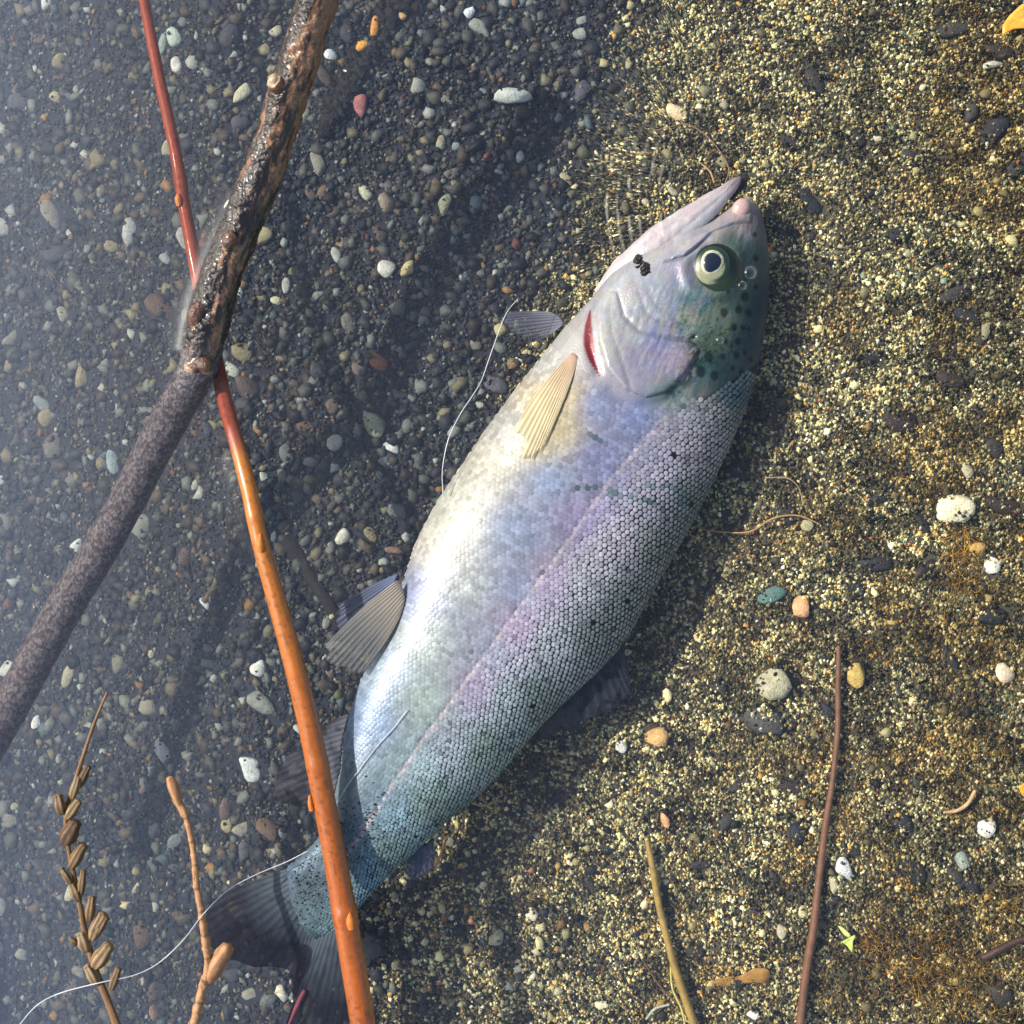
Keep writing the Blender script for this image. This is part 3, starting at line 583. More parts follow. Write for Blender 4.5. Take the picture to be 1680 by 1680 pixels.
for r_ in range(13):
    w_ = int((r_+.5)/13*len(qx)); pth = [(qx[w_, j], qy[w_, j], qz[w_, j]+.0004, 1.5-.8*j/25) for j in range(0, 26, 5)]
    Vr, Fr, Cr = tube(pth, 5, 12, colf=lambda t, p, a_, b_, z: np.ones(t.shape+(3,))*(lin((128, 120, 108))*(1-.5*t[..., None])))
    add('fin_ray', mesh('fin_ray', Vr, Fr, Cr), M_fin, pv)
fin('pelvic_fin', [(654, 940), (648, 955), (640, 985)], [(562, 988), (556, 1012), (562, 1040), (590, 1030)], -.016, -.022, (92, 102, 130), (78, 84, 104), M_fin, 10)
fin('anal_fin', [(572, 1172), (562, 1215), (558, 1262), (544, 1316)], [(538, 1188), (490, 1225), (462, 1262), (452, 1300), (478, 1320), (512, 1322)], -.012, -.024, (84, 88, 100), (60, 60, 68), M_fin, 14, spots=.5)
fin('dorsal_fin', [(1022, 1052), (985, 1090), (940, 1140), (868, 1214)], [(1034, 1110), (1030, 1142), (1000, 1164), (950, 1186), (905, 1206), (872, 1226)], -.017, -.025, (34, 44, 54), (58, 60, 72), M_fin, 13, spots=.7)
fin('adipose_fin', [(712, 1378), (690, 1392), (668, 1408)], [(716, 1402), (702, 1432), (682, 1444), (664, 1432)], -.012, -.017, (60, 72, 92), (80, 88, 112), M_fin, 5, thick=.0012)
fin('pectoral_fin', [(905, 512), (918, 520), (924, 532), (910, 545)], [(836, 512), (830, 526), (846, 546), (880, 560)], -.014, -.022, (110, 112, 124), (70, 74, 86), M_fin, 10)
fin('pectoral_fin', [(938, 580), (942, 580), (946, 584), (948, 590)], [(850, 688), (856, 722), (868, 744), (882, 740), (896, 722), (908, 692)], 0, 0, (160, 132, 112), (206, 190, 150), M_fin, 12, follow=True, ridge=.00014, thick=.0003, alp=(.9, .35), ragged=4)
# pinkish torn tip of the tail
Vr, Fr, Cr = tube([(500, 1625, -.014, 3), (488, 1648, -.014, 4), (478, 1672, -.013, 3), (470, 1690, -.013, 2)], 8, 20, rough=.4, colf=lambda t, p, a_, b_, z: np.ones(t.shape+(3,))*lin((120, 62, 76)))
under(add('torn_fin_ray', mesh('torn_fin_ray', Vr, Fr, Cr), M_fin), fish)

# specks of silt stuck to the tail stalk and gill
n_ = 900
qx = np.concatenate([R.normal(590, 38, n_//2), R.normal(500, 34, n_//2)]); qy = np.concatenate([R.normal(1365, 32, n_//2), R.normal(1465, 36, n_//2)])
s_, u_ = to_su(qx, qy); hwv = np.interp(s_, ss, hw0); umv = np.interp(s_, ss, um0); ok = (np.abs(u_-umv) < hwv*.9) & (s_ < 1420)
def flecks(qx, qy, qz, r, c):
    n = len(qx); k = 5; th = np.linspace(0, 2*np.pi, k, endpoint=False)[None]+R.random((n, 1)); rr = r[:, None]*R.uniform(.6, 1.3, (n, k))
    V = np.concatenate([P(qx[:, None]+np.cos(th)*rr, qy[:, None]+np.sin(th)*rr, np.repeat(qz[:, None], k, 1)-.0001), P(qx, qy, qz+r*KPX*.9)[:, None]], 1)
    F = np.array([[j, k, (j+1) % k] for j in range(k)])[None]+(np.arange(n)*(k+1))[:, None, None]
    return V.reshape(-1, 3), F.reshape(-1, 3), np.repeat(c, k+1, 0)
qx, qy = qx[ok], qy[ok]
Vf, Ff, Cf = flecks(qx, qy, ztop(qx, qy)+.0005, np.clip(R.lognormal(-.1, .5, len(qx)), .4, 2.6), lin((58, 60, 54))*R.uniform(.5, 2.2, (len(qx), 1)))
add('silt', mesh('silt', Vf, Ff, Cf, False), M_sand, kind='stuff', label='dark specks of silt lying on the tail stalk of the trout')
for lab, cx_, cy_, rr_, nn in (('black clump of wet soil stuck to the cheek of the trout', 1052, 434, 17, 70), ('small dark crumb of soil on the jaw of the trout', 1103, 380, 6, 14)):
    t_ = []
    for i in range(nn):
        a_ = random.uniform(0, 6.28); d_ = rr_*random.random()**.8; ff = random.choice((-1, 1)); x_ = cx_+(d_*math.cos(a_)*.5+ff*rr_*.32); y_ = cy_+d_*math.sin(a_)*.75+ff*rr_*.45; q_ = random.uniform(1.5, 7)*(1.15-.8*d_/rr_)*min(1, rr_/10)
        V_, F_, C_ = dome(x_, y_, float(ztop(x_, y_))+.0002, q_, q_*random.uniform(.6, 1), .0011*random.uniform(.6, 1.3), random.uniform(0, 3), 8, 4, colf=lambda r, T: np.ones(r.shape+(3,))*.01)
        t_.append((V_, F_, C_))
    V_, F_, C_ = join(t_); o = add('soil_clump', mesh('soil_clump', V_, F_, C_), M_dark, label=lab, category='soil')

# ---------------------------------------------------------------- branch, sticks, stalks
def barkc(t, p, px, py, z):
    wet = sst(-.001, .003, z+.0015*(fbm(px/9, py/9)-.5))[..., None]; L = t*1950; a_, b_ = np.cos(p), np.sin(p)
    n1 = f3(L/26, a_*5+9, b_*5+9, 4); n2 = f3(L/90, a_*1.5+4, b_*1.5+4, 2); fine = f3(L/5, a_*9+9, b_*9+9, 3)
    up = sst(330, 40, py)*sst(-.5, .7, -a_)
    k = sst(.50, .62, n1*.55+n2*.45+.17*up-.06)[..., None]
    top = (lin((36, 26, 22))*(1-k)+lin((142, 104, 74))*k)*(.55+.9*fine)[..., None]
    k2 = sst(.35, .7, fine)[..., None]; lo = lin((66, 60, 66))*(1-k2)+lin((112, 106, 108))*k2
    return top*wet+lo*(1-wet)
BR = [(535, -60, .040, 34), (514, 20, .034, 33), (492, 95, .028, 33), (468, 170, .022, 32), (448, 235, .017, 32), (420, 310, .012, 33), (392, 380, .009, 32), (368, 440, .0065, 32), (350, 500, .0045, 34), (338, 550, .0025, 33), (326, 600, -.002, 31), (300, 650, -.010, 31), (250, 740, -.020, 30), (205, 830, -.028, 29), (160, 910, -.035, 29), (110, 990, -.042, 30), (60, 1080, -.048, 30), (10, 1170, -.054, 31), (-60, 1290, -.060, 31), (-120, 1390, -.064, 31)]
br = empty('branch', P1(160, 910, -.035), 'thick brown wet branch rising out of the water at the upper left', 'branch')
V_, F_, C_ = tube(BR, 96, 1300, rough=.22, colf=barkc, sub=True); under(add('bark', mesh('bark', V_, F_, C_), M_bark), br)
for nm, pth in (('knot', [(470, 150, .026, 14), (458, 140, .030, 16), (450, 132, .032, 13), (447, 128, .0335, 7)]), ('knot', [(340, 575, .003, 18), (326, 592, .0035, 18), (314, 603, .003, 15), (308, 609, .0025, 8)]), ('knot', [(330, 592, .006, 12), (336, 600, .0065, 13), (338, 607, .006, 10), (338, 612, .005, 5)]), ('bud', [(384, 388, .016, 12), (378, 392, .0165, 12), (372, 402, .016, 9), (368, 410, .015, 4)]), ('bud', [(333, 500, .010, 10), (322, 515, .010, 14), (320, 530, .009, 12), (322, 545, .008, 5)])):
    V_, F_, C_ = tube(pth, 20, 30, rough=.35, colf=lambda t, p, a_, b_, z: (lin((92, 62, 44))*(1-sst(.7, .9, t))[..., None]+lin((186, 160, 126))*sst(.7, .9, t)[..., None]))
    under(add(nm, mesh(nm, V_, F_, C_), M_bark), br)
def willc(t, p, px, py, z):
    wet = sst(-.002, .002, z)[..., None]; n1 = (.4*f3(t*60, np.cos(p)*7+8, np.sin(p)*7+8, 2)+.8)[..., None]
    k = sst(.35, .85, t)[..., None]
    return (lin((140, 66, 48))*(1-wet)+wet*(lin((186, 112, 24))*(1-k)+k*lin((168, 86, 20))))*n1*(1-.4*sst(.66, .74, f3(t*330, np.cos(p)*4+8, np.sin(p)*4+8, 2)))[..., None]*(.75+.5*f3(t*25, np.cos(p)*2+3, np.sin(p)*2+3, 3))[..., None]
WS = [(225, -60, -.030, 8.4), (238, 10, -.029, 8.8), (262, 130, -.028, 9.3), (288, 250, -.026, 9.8), (302, 335, -.025, 10.2), (318, 420, -.024, 11.2), (334, 500, -.021, 11.2), (354, 590, -.014, 12.1), (372, 670, -.007, 12.6), (392, 740, .0000, 13.0), (410, 810, .0040, 13.5), (427, 890, .0065, 14.0), (455, 990, .0075, 15.8), (480, 1080, .0080, 17.2), (507, 1190, .0082, 18.1), (531, 1310, .0084, 18.6), (550, 1410, .0085, 19.1), (567, 1510, .0088, 20.0), (584, 1610, .0090, 20.5), (597, 1690, .0092, 20.5), (608, 1770, .0095, 20.5)]
ws = empty('willow_stick', P1(262, 130, -.027), 'long smooth orange stick lying across the tail, its upper half red and under water', 'stick')
def nodes(t, p):
    r = 1.0
    for c_, a_ in ((.205, .16), (.52, .14), (.735, .10), (.86, .16)): r = r+a_*np.exp(-((t-c_)/.006)**2)*(.6+.4*np.cos(p-2.5))
    return r
V_, F_, C_ = tube(WS, 40, 700, rough=.02, rad=nodes, colf=willc); under(add('stem', mesh('stem', V_, F_, C_), M_willow), ws)
for pth in ([(294, 338, -.0225, 4), (292, 326, -.022, 5), (293, 318, -.0225, 2)], [(428, 905, .0098, 5), (427, 892, .0103, 6), (427, 876, .0095, 2)], [(577, 1524, .0130, 6), (575, 1510, .0134, 7), (573, 1494, .0128, 2)], [(512, 1330, .010, 4), (509, 1318, .0105, 4), (508, 1305, .010, 2)]):
    V_, F_, C_ = tube(pth, 12, 14, rough=.2, colf=lambda t, p, a_, b_, z: np.ones(t.shape+(3,))*lin((206, 120, 48)))
    under(add('leaf_bud', mesh('leaf_bud', V_, F_, C_), M_dry), ws)
# seed stalk with ribbed capsules
def a0(px): return float(np.mean(px))
def drycol(c1, c2):
    def f(t, p, px, py, z):
        k = ((.5-.5*np.cos(p*6))*.75)[..., None]; return (lin(c1)*(1-k)+lin(c2)*k)*(.6+.8*f3(t*6+a0(px), np.cos(p)*3+5, np.sin(p)*3+5))[..., None]
    return f
def capsule(x0, y0, x1, y1, w, z=.0035, c1=(164, 128, 82), c2=(70, 48, 28)):
    L = [(x0, y0, z-.0005, w*.4), (x0+(x1-x0)*.18, y0+(y1-y0)*.18, z, w*.8), (x0+(x1-x0)*.5, y0+(y1-y0)*.5, z+.0004, w), (x0+(x1-x0)*.8, y0+(y1-y0)*.8, z+.0004, w*.8), (x1, y1, z, w*.72), (x1+(x1-x0)*.08, y1+(y1-y0)*.08, z, w*.8)]
    V, F, C = tube(L, 30, 26, rough=.14, seed=int(x0), rad=lambda t, p: 1+.10*np.cos(p*6), colf=drycol(c1, c2)); return V, F, C
sk = empty('seed_stalk', P1(150, 1500, 0), 'brown dried stalk with ribbed seed capsules floating at the lower left', 'plant')
ST = [(176, 1136, .004, 2.0), (158, 1178, .004, 2.6), (140, 1230, .003, 3.4), (124, 1280, .002, 3.8), (110, 1325, .002, 4), (110, 1375, .002, 4), (120, 1430, .002, 4.2), (132, 1490, .002, 4.5), (142, 1540, .002, 5), (156, 1590, .002, 5.5), (176, 1640, .003, 6), (198, 1700, .004, 7), (215, 1760, .004, 7)]
V_, F_, C_ = tube(ST, 14, 260, rough=.3, colf=drycol((140, 106, 72), (90, 64, 44))); under(add('stem', mesh('stem', V_, F_, C_), M_dry), sk)
for x0, y0, x1, y1, w in [(128, 1292, 142, 1262, 6), (118, 1310, 126, 1280, 6), (102, 1336, 98, 1306, 9), (110, 1342, 126, 1316, 8), (106, 1384, 124, 1352, 13), (116, 1424, 138, 1388, 9), (118, 1452, 102, 1426, 6), (132, 1470, 136, 1430, 6), (130, 1478, 122, 1452, 9), (146, 1510, 150, 1476, 7), (150, 1542, 166, 1502, 11), (156, 1534, 174, 1510, 8), (142, 1560, 131, 1532, 9), (128, 1550, 115, 1540, 5), (154, 1588, 178, 1552, 12), (160, 1616, 142, 1586, 9), (182, 1624, 192, 1590, 7)]:
    V_, F_, C_ = capsule(x0, y0, x1+random.uniform(-3, 3), y1+random.uniform(-4, 2), w*random.uniform(.95, 1.22), .0035+random.uniform(-.001, .001), *random.choice((((142, 114, 78), (62, 44, 28)), ((118, 90, 60), (48, 34, 24)), ((164, 138, 100), (80, 60, 40))))); under(add('seed_capsule', mesh('seed_capsule', V_, F_, C_), M_dry), sk)
tw = empty('knobbly_twig', P1(330, 1550, .012), 'pale tan knobbly twig with a bud at its tip and one side capsule', 'twig')
TW = [(286, 1308, .016, 4.8), (300, 1330, .016, 6.4), (308, 1352, .016, 4.8), (318, 1400, .016, 5.2), (322, 1450, .015, 5.2), (331, 1500, .015, 5.6), (338, 1550, .014, 6.4), (341, 1590, .013, 6.4), (332, 1620, .012, 7.2), (322, 1665, .011, 7.2), (312, 1710, .010, 8.0), (300, 1780, .009, 8.0)]
V_, F_, C_ = tube(TW, 20, 420, rough=.32, rad=lambda t, p: 1+.30*np.exp(-((t*19+.25*np.cos(p))%1/.16)**2)*(.5+.5*np.cos(p-t*60))+.06*np.sin(t*130), colf=lambda t, p, a_, b_, z: (lin((186, 140, 98))*(.6+.6*f3(t*60, np.cos(p)*2+4, np.sin(p)*2+4))[..., None]*(1-.45*np.exp(-((np.abs(np.sin(t*40)))/.18)**2)[..., None]))*np.ones(t.shape+(3,)))
under(add('stem', mesh('stem', V_, F_, C_), M_dry), tw)
for nm, pth in (('tip_bud', [(297, 1326, .016, 4), (290, 1306, .0165, 8), (284, 1290, .0165, 9), (280, 1279, .016, 7), (279, 1275, .016, 5)]), ('side_capsule', [(340, 1612, .011, 6), (350, 1594, .012, 13), (360, 1575, .0125, 14), (370, 1560, .0125, 12), (375, 1552, .0125, 10)])):
    V_, F_, C_ = tube(pth, 24, 30, rough=.12, rad=lambda t, p: 1+.07*np.cos(p*4), colf=drycol((190, 142, 100), (140, 94, 62)))
    under(add(nm, mesh(nm, V_, F_, C_), M_dry), tw)
def strand(name, pts, cat, label, m, c, nr=8, ns=120, rough=.15, parts=()):
    V, F, C = tube(pts, nr, ns, rough=rough, colf=lambda t, p, a_, b_, z: np.ones(t.shape+(3,))*lin(c)*(.6+.8*f3(a_/8, b_/8, np.sin(p)*2+5))[..., None]*.85)
    return add(name, mesh(name, V, F, C), m, label=label, category=cat)
def onbed(pts, lift=.001): return [(x, y, float(bedz(x, y))+lift+r*KPX, r) for x, y, r in pts]
strand('fishing_line', [(25, 1690, .002, 0.93), (60, 1650, .002, 0.93), (100, 1629, .002, 0.99), (165, 1612, .006, 0.93), (220, 1600, .004, 0.93), (260, 1580, .002, 0.93), (300, 1543, .004, 0.87), (335, 1498, .019, 0.87), (375, 1460, .006, 0.87), (420, 1435, .002, 0.81), (470, 1414, .0015, 0.74), (505, 1396, .003, 0.62)], 'fishing line', 'thin white thread curving from the bottom left to the tail of the trout', M_line, (228, 228, 228))
strand('fishing_line', [(727, 812, .001, .9), (726, 770, .001, 0.74), (736, 720, .001, 0.93), (755, 680, .001, 0.93), (778, 645, .001, 0.87), (790, 624, 0, 0.74), (802, 590, 0, .8), (818, 545, 0, .8), (832, 512, 0, .7), (850, 490, 0, .6)], 'fishing line', 'short white thread floating beside the belly of the trout', M_line, (228, 228, 228))
strand('fishing_line', [(x, y, max(float(ztop(x, y)), 0)+.001, .7) for x, y in ((548, 1330), (566, 1295), (590, 1262), (618, 1225), (645, 1195), (668, 1165))], 'fishing line', 'hair thin thread lying over the rear flank of the trout', M_line, (150, 156, 160))
strand('brown_twig', onbed([(1376, 1060, 3.5), (1375, 1120, 5), (1374, 1200, 5), (1366, 1280, 5), (1355, 1350, 6), (1345, 1430, 6), (1335, 1520, 7), (1322, 1600, 7), (1312, 1690, 7), (1305, 1760, 7)], .003), 'twig', 'long thin reddish brown twig lying on the sand at the lower right', M_dry, (124, 86, 62))
strand('straw', onbed([(1062, 1380, 4), (1072, 1430, 6), (1080, 1480, 6), (1092, 1530, 6), (1108, 1590, 7), (1125, 1640, 7), (1145, 1700, 7), (1165, 1760, 7)], .003), 'stem', 'yellow straw coloured stem lying on the sand at bottom centre', M_dry, (168, 140, 72))
strand('grass_blade', onbed([(1100, 1575, 1.2), (1103, 1620, 2), (1118, 1655, 2), (1125, 1690, 1)], .004), 'grass blade', 'thin pale green blade touching the straw stem', M_dry, (206, 200, 110))
strand('curved_twig', onbed([(1548, 1333, 2), (1570, 1330, 3), (1588, 1318, 3.4), (1600, 1297, 3)], .003), 'twig', 'short curved beige twig lying alone on the sand at the right', M_dry, (206, 170, 124))
strand('rootlet', onbed([(1068, 216, .8), (1100, 208, 1.1), (1128, 204, 1.3), (1160, 224, 1.1), (1182, 250, 1.2), (1196, 278, 1.4), (1190, 300, 1.2)], .003), 'root', 'thin reddish root arching in front of the open mouth', M_dry, (140, 106, 78))
strand('rootlet', onbed([(1150, 268, 1), (1165, 282, 1.6), (1172, 300, 1.6)], .006), 'root', 'tiny root end just left of the arching reddish root', M_dry, (190, 150, 100))
strand('rootlet', onbed([(1150, 868, .8), (1185, 873, 1.2), (1230, 872, 1.3), (1270, 850, 1.6), (1310, 846, 1.4), (1345, 860, 1)], .005), 'root', 'thin golden root on the sand right of the fish belly', M_dry, (190, 150, 92))
strand('rootlet', onbed([(1255, 784, .8), (1290, 784, 1), (1310, 800, 1), (1318, 830, .8)], .004), 'root', 'pale hair root curling above the thin golden root', M_dry, (170, 150, 110))
strand('rootlet', onbed([(700, 1405, 1), (710, 1410, 1.5), (714, 1420, 2), (722, 1405, 2), (733, 1375, 2), (738, 1370, 1)], .008), 'root', 'small orange forked root beside the tail stalk', M_dry, (206, 146, 90))
strand('rootlet', onbed([(775, 1318, 1.5), (795, 1322, 2), (812, 1314, 2), (818, 1312, 1)], .006), 'root', 'short yellowish root end below the lower back of the trout', M_dry, (180, 156, 96))
strand('rootlet', onbed([(1055, 1575, 1), (1070, 1600, 1.5), (1092, 1628, 2), (1120, 1655, 1.5), (1140, 1685, 1.5)], .004), 'root', 'thin dark root running left of the straw stem', M_dry, (110, 84, 60))
strand('rootlet', onbed([(1060, 1672, 2), (1075, 1655, 2.4), (1098, 1648, 2)], .004), 'root', 'pale bent root under the straw stem at the bottom edge', M_dry, (176, 180, 160))
strand('twig_or_shade_strip', onbed([(1612, 1572, 6), (1640, 1558, 7), (1665, 1545, 6), (1700, 1535, 6)], .002), 'twig', 'short dark twig half buried at the lower right edge', M_dry, (72, 50, 42))
def shade_strip(pts, label, cat, name, c, zs=.35, lift=.0):
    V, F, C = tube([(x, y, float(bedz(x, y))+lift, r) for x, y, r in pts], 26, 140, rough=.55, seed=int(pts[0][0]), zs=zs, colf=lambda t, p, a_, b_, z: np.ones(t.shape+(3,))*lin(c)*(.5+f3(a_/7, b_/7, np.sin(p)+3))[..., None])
    add(name, mesh(name, V, F, C), M_alga_shade, label=label, category=cat)
SP = [(690, -60), (660, 0), (620, 60), (580, 120), (550, 175), (532, 215)]  # black shards added along this path to imitate the shade beside the branch
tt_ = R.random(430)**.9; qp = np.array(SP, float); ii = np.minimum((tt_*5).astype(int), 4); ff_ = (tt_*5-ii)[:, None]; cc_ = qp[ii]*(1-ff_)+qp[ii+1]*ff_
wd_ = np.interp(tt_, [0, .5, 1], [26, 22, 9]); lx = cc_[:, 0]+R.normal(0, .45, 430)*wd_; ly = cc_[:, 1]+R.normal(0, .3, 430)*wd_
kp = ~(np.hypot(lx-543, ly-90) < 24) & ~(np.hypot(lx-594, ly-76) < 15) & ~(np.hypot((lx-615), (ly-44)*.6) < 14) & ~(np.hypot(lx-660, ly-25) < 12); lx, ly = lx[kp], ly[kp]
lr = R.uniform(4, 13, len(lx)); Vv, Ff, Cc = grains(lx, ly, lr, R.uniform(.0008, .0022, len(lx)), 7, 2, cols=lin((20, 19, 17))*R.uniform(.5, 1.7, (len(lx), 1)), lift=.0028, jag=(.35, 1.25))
add('branch_shade_shards', mesh('branch_shade_shards', Vv, Ff, Cc, False), M_alga_shade, kind='stuff', label='blackish shards standing in for the shade right of the thick branch at the top')
shade_strip([(446, 872, 10), (470, 885, 12), (492, 920, 12), (515, 955, 10), (538, 990, 11), (556, 1030, 8)], 'dark strip standing in for the shade between the orange stick and the pelvic fin', 'twig', 'twig_or_shade_strip', (24, 24, 20), .4, .0005)  # dark strip modelled where the orange stick only shades the water
# leaves
def leaf(name, pts, c, label, lift=.003, cat='leaf', cup=.0015):
    p = np.array(pts, float); ctr = p.mean(0); q = smooth_poly(np.vstack([p, p[:1]]), 41)[:-1]; n = len(q); L = []
    for f in (1, .66, .33): L.append(ctr+(q-ctr)*f)
    A_ = np.vstack(L+[ctr[None]]); z = bedz(A_[:, 0], A_[:, 1])+lift+cup*(np.hypot(*(A_-ctr).T)/30)**2+.0008*(noise(A_[:, 0]/9, A_[:, 1]/9)-.5)
    F = []
    for k in range(2):
        for j in range(n): F += [[k*n+j, k*n+(j+1) % n, (k+1)*n+(j+1) % n], [k*n+j, (k+1)*n+(j+1) % n, (k+1)*n+j]]
    for j in range(n): F.append([2*n+j, 2*n+(j+1) % n, 3*n])
    cc = lin(c)*(.6+.8*fbm(A_[:, 0]/6, A_[:, 1]/6, 2))[:, None]
    o = add(name, mesh(name, P(A_[:, 0], A_[:, 1], z), np.array(F), cc), M_leaf, label=label, category=cat)
    md = o.modifiers.new('s', 'SOLIDIFY'); md.thickness = .0005; return o
leaf('leaf', [(1644, 58), (1646, 40), (1660, 22), (1682, 5), (1700, 20), (1690, 44), (1664, 48)], (250, 170, 60), 'bright orange leaf piece at the upper right corner')
leaf('leaf', [(1166, 1612), (1185, 1604), (1215, 1600), (1240, 1588), (1262, 1592), (1258, 1612), (1228, 1612), (1190, 1618)], (150, 112, 52), 'brown wedge shaped leaf piece on the sand near the bottom', .002, cup=.0005)
leaf('leaf', [(1670, 1290), (1686, 1284), (1692, 1310), (1678, 1306)], (240, 160, 50), 'tiny orange leaf piece at the right edge, halfway down', .003)
leaf('leaf', [(1374, 1518), (1384, 1522), (1396, 1536), (1388, 1536)], (196, 210, 120), 'upper lobe of the small green sprout', .006)
leaf('leaf', [(1380, 1545), (1402, 1534), (1400, 1544), (1398, 1562), (1390, 1552)], (180, 200, 96), 'lower lobe of the small green sprout', .006)
# algae tufts
def tufts(name, spots, label, cols):
    t_ = []
    for (cx_, cy_, sx_, sy_, n, ln, a0) in spots:
        for i in range(n):
            x = random.gauss(cx_, sx_); y = random.gauss(cy_, sy_); a_ = a0+random.gauss(0, .8); l = ln*random.uniform(.4, 1.2); c = random.choice(cols); b_ = random.gauss(0, .5)
            pts = []
            for j in range(5):
                pts.append((x, y, float(bedz(x, y))+.0006+.0012*random.random()+.002*math.sin(j/4*3.1), random.uniform(.25, .6))); x += math.cos(a_)*l/4; y += math.sin(a_)*l/4; a_ += b_
            V, F, C = tube(pts, 3, 9, cap=False); t_.append((V, np.vstack([F[:, [0, 1, 2]], F[:, [0, 2, 3]]]), np.repeat(lin(c)[None]*random.uniform(.6, 1.3), len(V), 0)))
    V, F, C = join(t_); add(name, mesh(name, V, F, C), M_alga_shade, kind='stuff', label=label)
tufts('algae', [(1580, 880, 10, 12, 60, 60, 1.57), (1575, 940, 12, 25, 60, 60, 1.57), (1560, 1610, 60, 40, 260, 30, .6), (1520, 1560, 30, 26, 90, 26, 1.2), (1645, 1480, 30, 20, 60, 26, .3), (1620, 1230, 26, 18, 90, 22, 0), (1385, 1320, 22, 34, 70, 18, 1.4), (1430, 1540, 22, 14, 80, 30, .4), (880, 1470, 18, 14, 40, 14, 0), (1350, 1240, 14, 30, 50, 22, 1.3)],
      'brown and golden algae threads growing on the sand', [(150, 110, 36), (110, 74, 30), (176, 134, 50), (84, 58, 34), (120, 100, 40)])
# bubbles
M_bub = bpy.data.materials.new('bubble'); M_bub.use_nodes = True; t = M_bub.node_tree; t.nodes.clear()
o_ = t.nodes.new('ShaderNodeOutputMaterial'); mx = t.nodes.new('ShaderNodeMixShader'); tr = t.nodes.new('ShaderNodeBsdfTransparent'); gl = t.nodes.new('ShaderNodeBsdfGlossy'); gl.inputs['Roughness'].default_value = .22
lw = t.nodes.new('ShaderNodeLayerWeight'); lw.inputs[0].default_value = .55; cr = t.nodes.new('ShaderNodeMath'); cr.operation = 'POWER'; cr.inputs[1].default_value = 1.3
t.links.new(lw.outputs['Facing'], cr.inputs[0]); t.links.new(cr.outputs[0], mx.inputs[0]); t.links.new(tr.outputs[0], mx.inputs[1]); t.links.new(gl.outputs[0], mx.inputs[2]); t.links.new(mx.outputs[0], o_.inputs[0])
for x, y, r, lab in ((1230, 447, 12.5, 'largest air bubble beside the eye of the trout'), (1217, 468, 9, 'medium air bubble touching the largest bubble near the eye'), (1181, 558, 8, 'lone air bubble behind the eye on the spotted head'), (1177, 546, 3, 'tiny air bubble above the lone bubble on the spotted head')):
    V_, F_, C_ = dome(x, y, max(.0002, float(ztop(x, y))), r, r, r*KPX*.9, 0, 40, 16); add('bubble', mesh('bubble', V_, F_), M_bub, label=lab, category='bubble')
    th_ = [(x+r*math.cos(a_), y+r*math.sin(a_), max(.0003, float(ztop(x, y))+.0001), .7) for a_ in np.linspace(0, 6.2832, 25)]

# ---------------------------------------------------------------- water: one closed body, its top relief holds ripples and the rim round what pierces it
g = np.concatenate([np.arange(-420, -20, 20.0), np.arange(-20, 620, 2.5), np.arange(620, 700, 4.0), np.arange(700, 1240, 2.5), np.arange(1240, 1700, 5.0), np.arange(1700, 2101, 20.0)]); gy_ = np.concatenate([np.arange(-420, -20, 20.0), np.arange(-20, 800, 2.7), np.arange(800, 1700, 4.0), np.arange(1700, 2101, 20.0)]); GX, GY = np.meshgrid(g, gy_); n = len(g); ny = len(gy_)
h = .00035*(fbm(GX/120, GY/120, 0)-.5)+.00016*(fbm(GX/28, GY/28, 1, 2)-.5)
def rim(poly, w0, A_, lam, s0=1.0):
    """water drawn up along whatever pierces it: w0 = half width in px"""
    global h
    q, t_ = pdist(GX, GY, poly); w = np.interp(t_, np.linspace(0, 1, len(w0)), w0); e = np.maximum(q-w, 0)
    f = np.where(q < w+lam*6, A_*np.exp(-e/lam), 0); h = h+f*sst(0, .06, t_)*sst(1, .94, t_)
rim([(420, 300), (392, 380), (368, 440), (350, 500), (338, 550), (320, 600)], [20, 28, 31, 33, 33, 22], .0022, 13)
rim([(388, 735), (410, 810), (425, 870), (440, 930)], [8, 16, 14, 8], .0022, 13)
rim([(100, 1300), (106, 1350), (112, 1400), (110, 1440), (130, 1500), (140, 1550), (155, 1600), (185, 1665)], [10, 12, 10, 10, 12, 14, 15, 10], .0024, 13)
q = np.hypot(GX-541, GY-1064); h += .0012*np.exp(-(q/9)**2)-.0006*np.exp(-((q-26)/9)**2)
q = np.hypot(GX-1250, (GY-330)*.85); an = np.arctan2(GY-330, GX-1250)
h += .00042*np.cos(q/2.7+3*fbm(GX/60, GY/60, 2))*sst(130, 170, q)*sst(330, 240, q)*sst(-.1, -.5, np.cos(an))*sst(.35, .6, noise(GX/34, GY/34, 2))*sst(470, 400, GY)
for cx_, cy_, a_, sp in ((1170, 285, .00030, 26), (790, 620, .00030, 34), (735, 730, .00030, 34), (1060, 180, .00026, 30)):
    q = np.hypot(GX-cx_, GY-cy_); h += a_*np.cos(q/2.5)*np.exp(-(q/sp)**2)
for cx_, cy_, r0, a_ in ((436, 860, 24, .0006), (541, 1064, 30, .0005)):
    q = np.hypot(GX-cx_, GY-cy_); h += a_*np.exp(-((q-r0)/6)**2)
q, t_ = pdist(GX, GY, [(700, 900), (900, 600), (1060, 390), (1220, 290)])
WV = P(GX, GY, h).reshape(-1, 3); idx = np.arange(n*ny).reshape(ny, n)
Ft = np.stack([idx[:-1, :-1], idx[1:, :-1], idx[1:, 1:], idx[:-1, 1:]], -1).reshape(-1, 4)
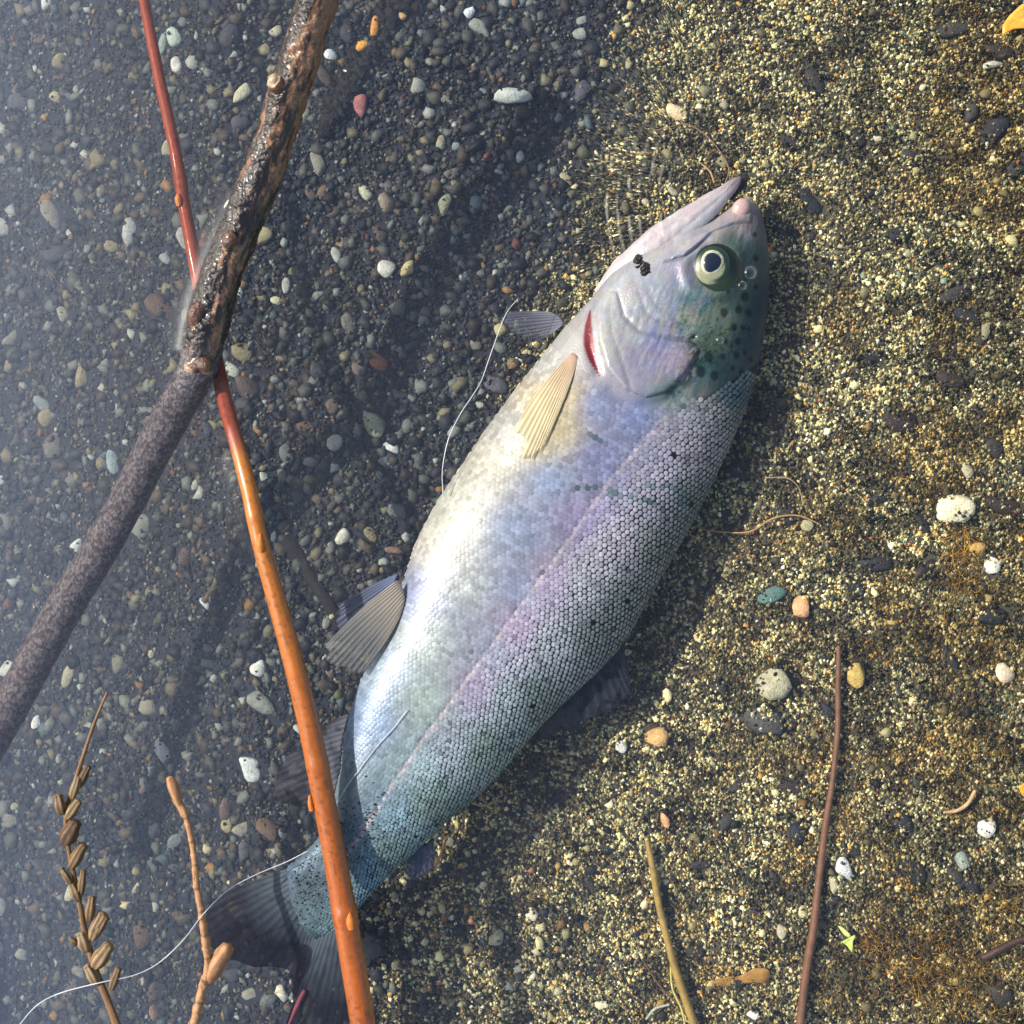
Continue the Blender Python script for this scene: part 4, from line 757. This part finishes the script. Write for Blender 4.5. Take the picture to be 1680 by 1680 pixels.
# closing skirt and floor below the bed
rimi = np.concatenate([idx[0, :-1], idx[:-1, -1], idx[-1, :0:-1], idx[:0:-1, 0]]); m = len(rimi)
low = WV[rimi].copy(); low[:, 2] = -.2; nb = len(WV)
Fk = np.stack([rimi, np.roll(rimi, -1), nb+(np.arange(m)+1) % m, nb+np.arange(m)], -1)
cen = nb+m; Ff_ = np.stack([nb+np.arange(m), nb+(np.arange(m)+1) % m, np.full(m, cen)], -1)
Ftri = np.vstack([Ft[:, [0, 1, 2]], Ft[:, [0, 2, 3]], Fk[:, [0, 1, 2]], Fk[:, [0, 2, 3]], Ff_])
WVall = np.vstack([WV, low, [[0, 0, -.2]]])
wm_ = bpy.data.materials.new('water'); wm_.use_nodes = True; t = wm_.node_tree; t.nodes.clear()
o_ = t.nodes.new('ShaderNodeOutputMaterial'); mx = t.nodes.new('ShaderNodeMixShader'); tr = t.nodes.new('ShaderNodeBsdfTransparent'); gl = t.nodes.new('ShaderNodeBsdfGlossy')
gl.inputs['Roughness'].default_value = .38; bp = t.nodes.new('ShaderNodeBump'); bp.inputs['Strength'].default_value = .25; bp.inputs['Distance'].default_value = .0004
nz = t.nodes.new('ShaderNodeTexNoise'); nz.inputs['Scale'].default_value = 160; ge = t.nodes.new('ShaderNodeNewGeometry'); t.links.new(ge.outputs['Position'], nz.inputs['Vector'])
t.links.new(nz.outputs[0], bp.inputs['Height']); t.links.new(bp.outputs[0], gl.inputs['Normal'])
# Schlick reflectance of water, the same from above and below
def mth(op, a=None, b=None, va=None, vb=None):
    m_ = t.nodes.new('ShaderNodeMath'); m_.operation = op; m_.use_clamp = False
    for i_, (l_, v_) in enumerate(((a, va), (b, vb))):
        if l_ is not None: t.links.new(l_, m_.inputs[i_])
        elif v_ is not None: m_.inputs[i_].default_value = v_
    return m_.outputs[0]
dt = t.nodes.new('ShaderNodeVectorMath'); dt.operation = 'DOT_PRODUCT'; t.links.new(ge.outputs['Incoming'], dt.inputs[0]); t.links.new(ge.outputs['Normal'], dt.inputs[1])
f_ = mth('ADD', mth('MULTIPLY', mth('POWER', mth('SUBTRACT', None, mth('ABSOLUTE', dt.outputs['Value']), 1.0), None, None, 5.0), None, None, .98), None, None, .02)
t.links.new(f_, mx.inputs[0]); t.links.new(tr.outputs[0], mx.inputs[1]); t.links.new(gl.outputs[0], mx.inputs[2]); t.links.new(mx.outputs[0], o_.inputs['Surface'])
vs = t.nodes.new('ShaderNodeVolumeScatter'); vs.inputs['Color'].default_value = (.32, .44, .72, 1); vs.inputs['Density'].default_value = WATER_DENSITY; vs.inputs['Anisotropy'].default_value = 0
t.links.new(vs.outputs[0], o_.inputs['Volume'])
wo = add('water', mesh('water', WVall, Ftri), wm_, kind='structure')
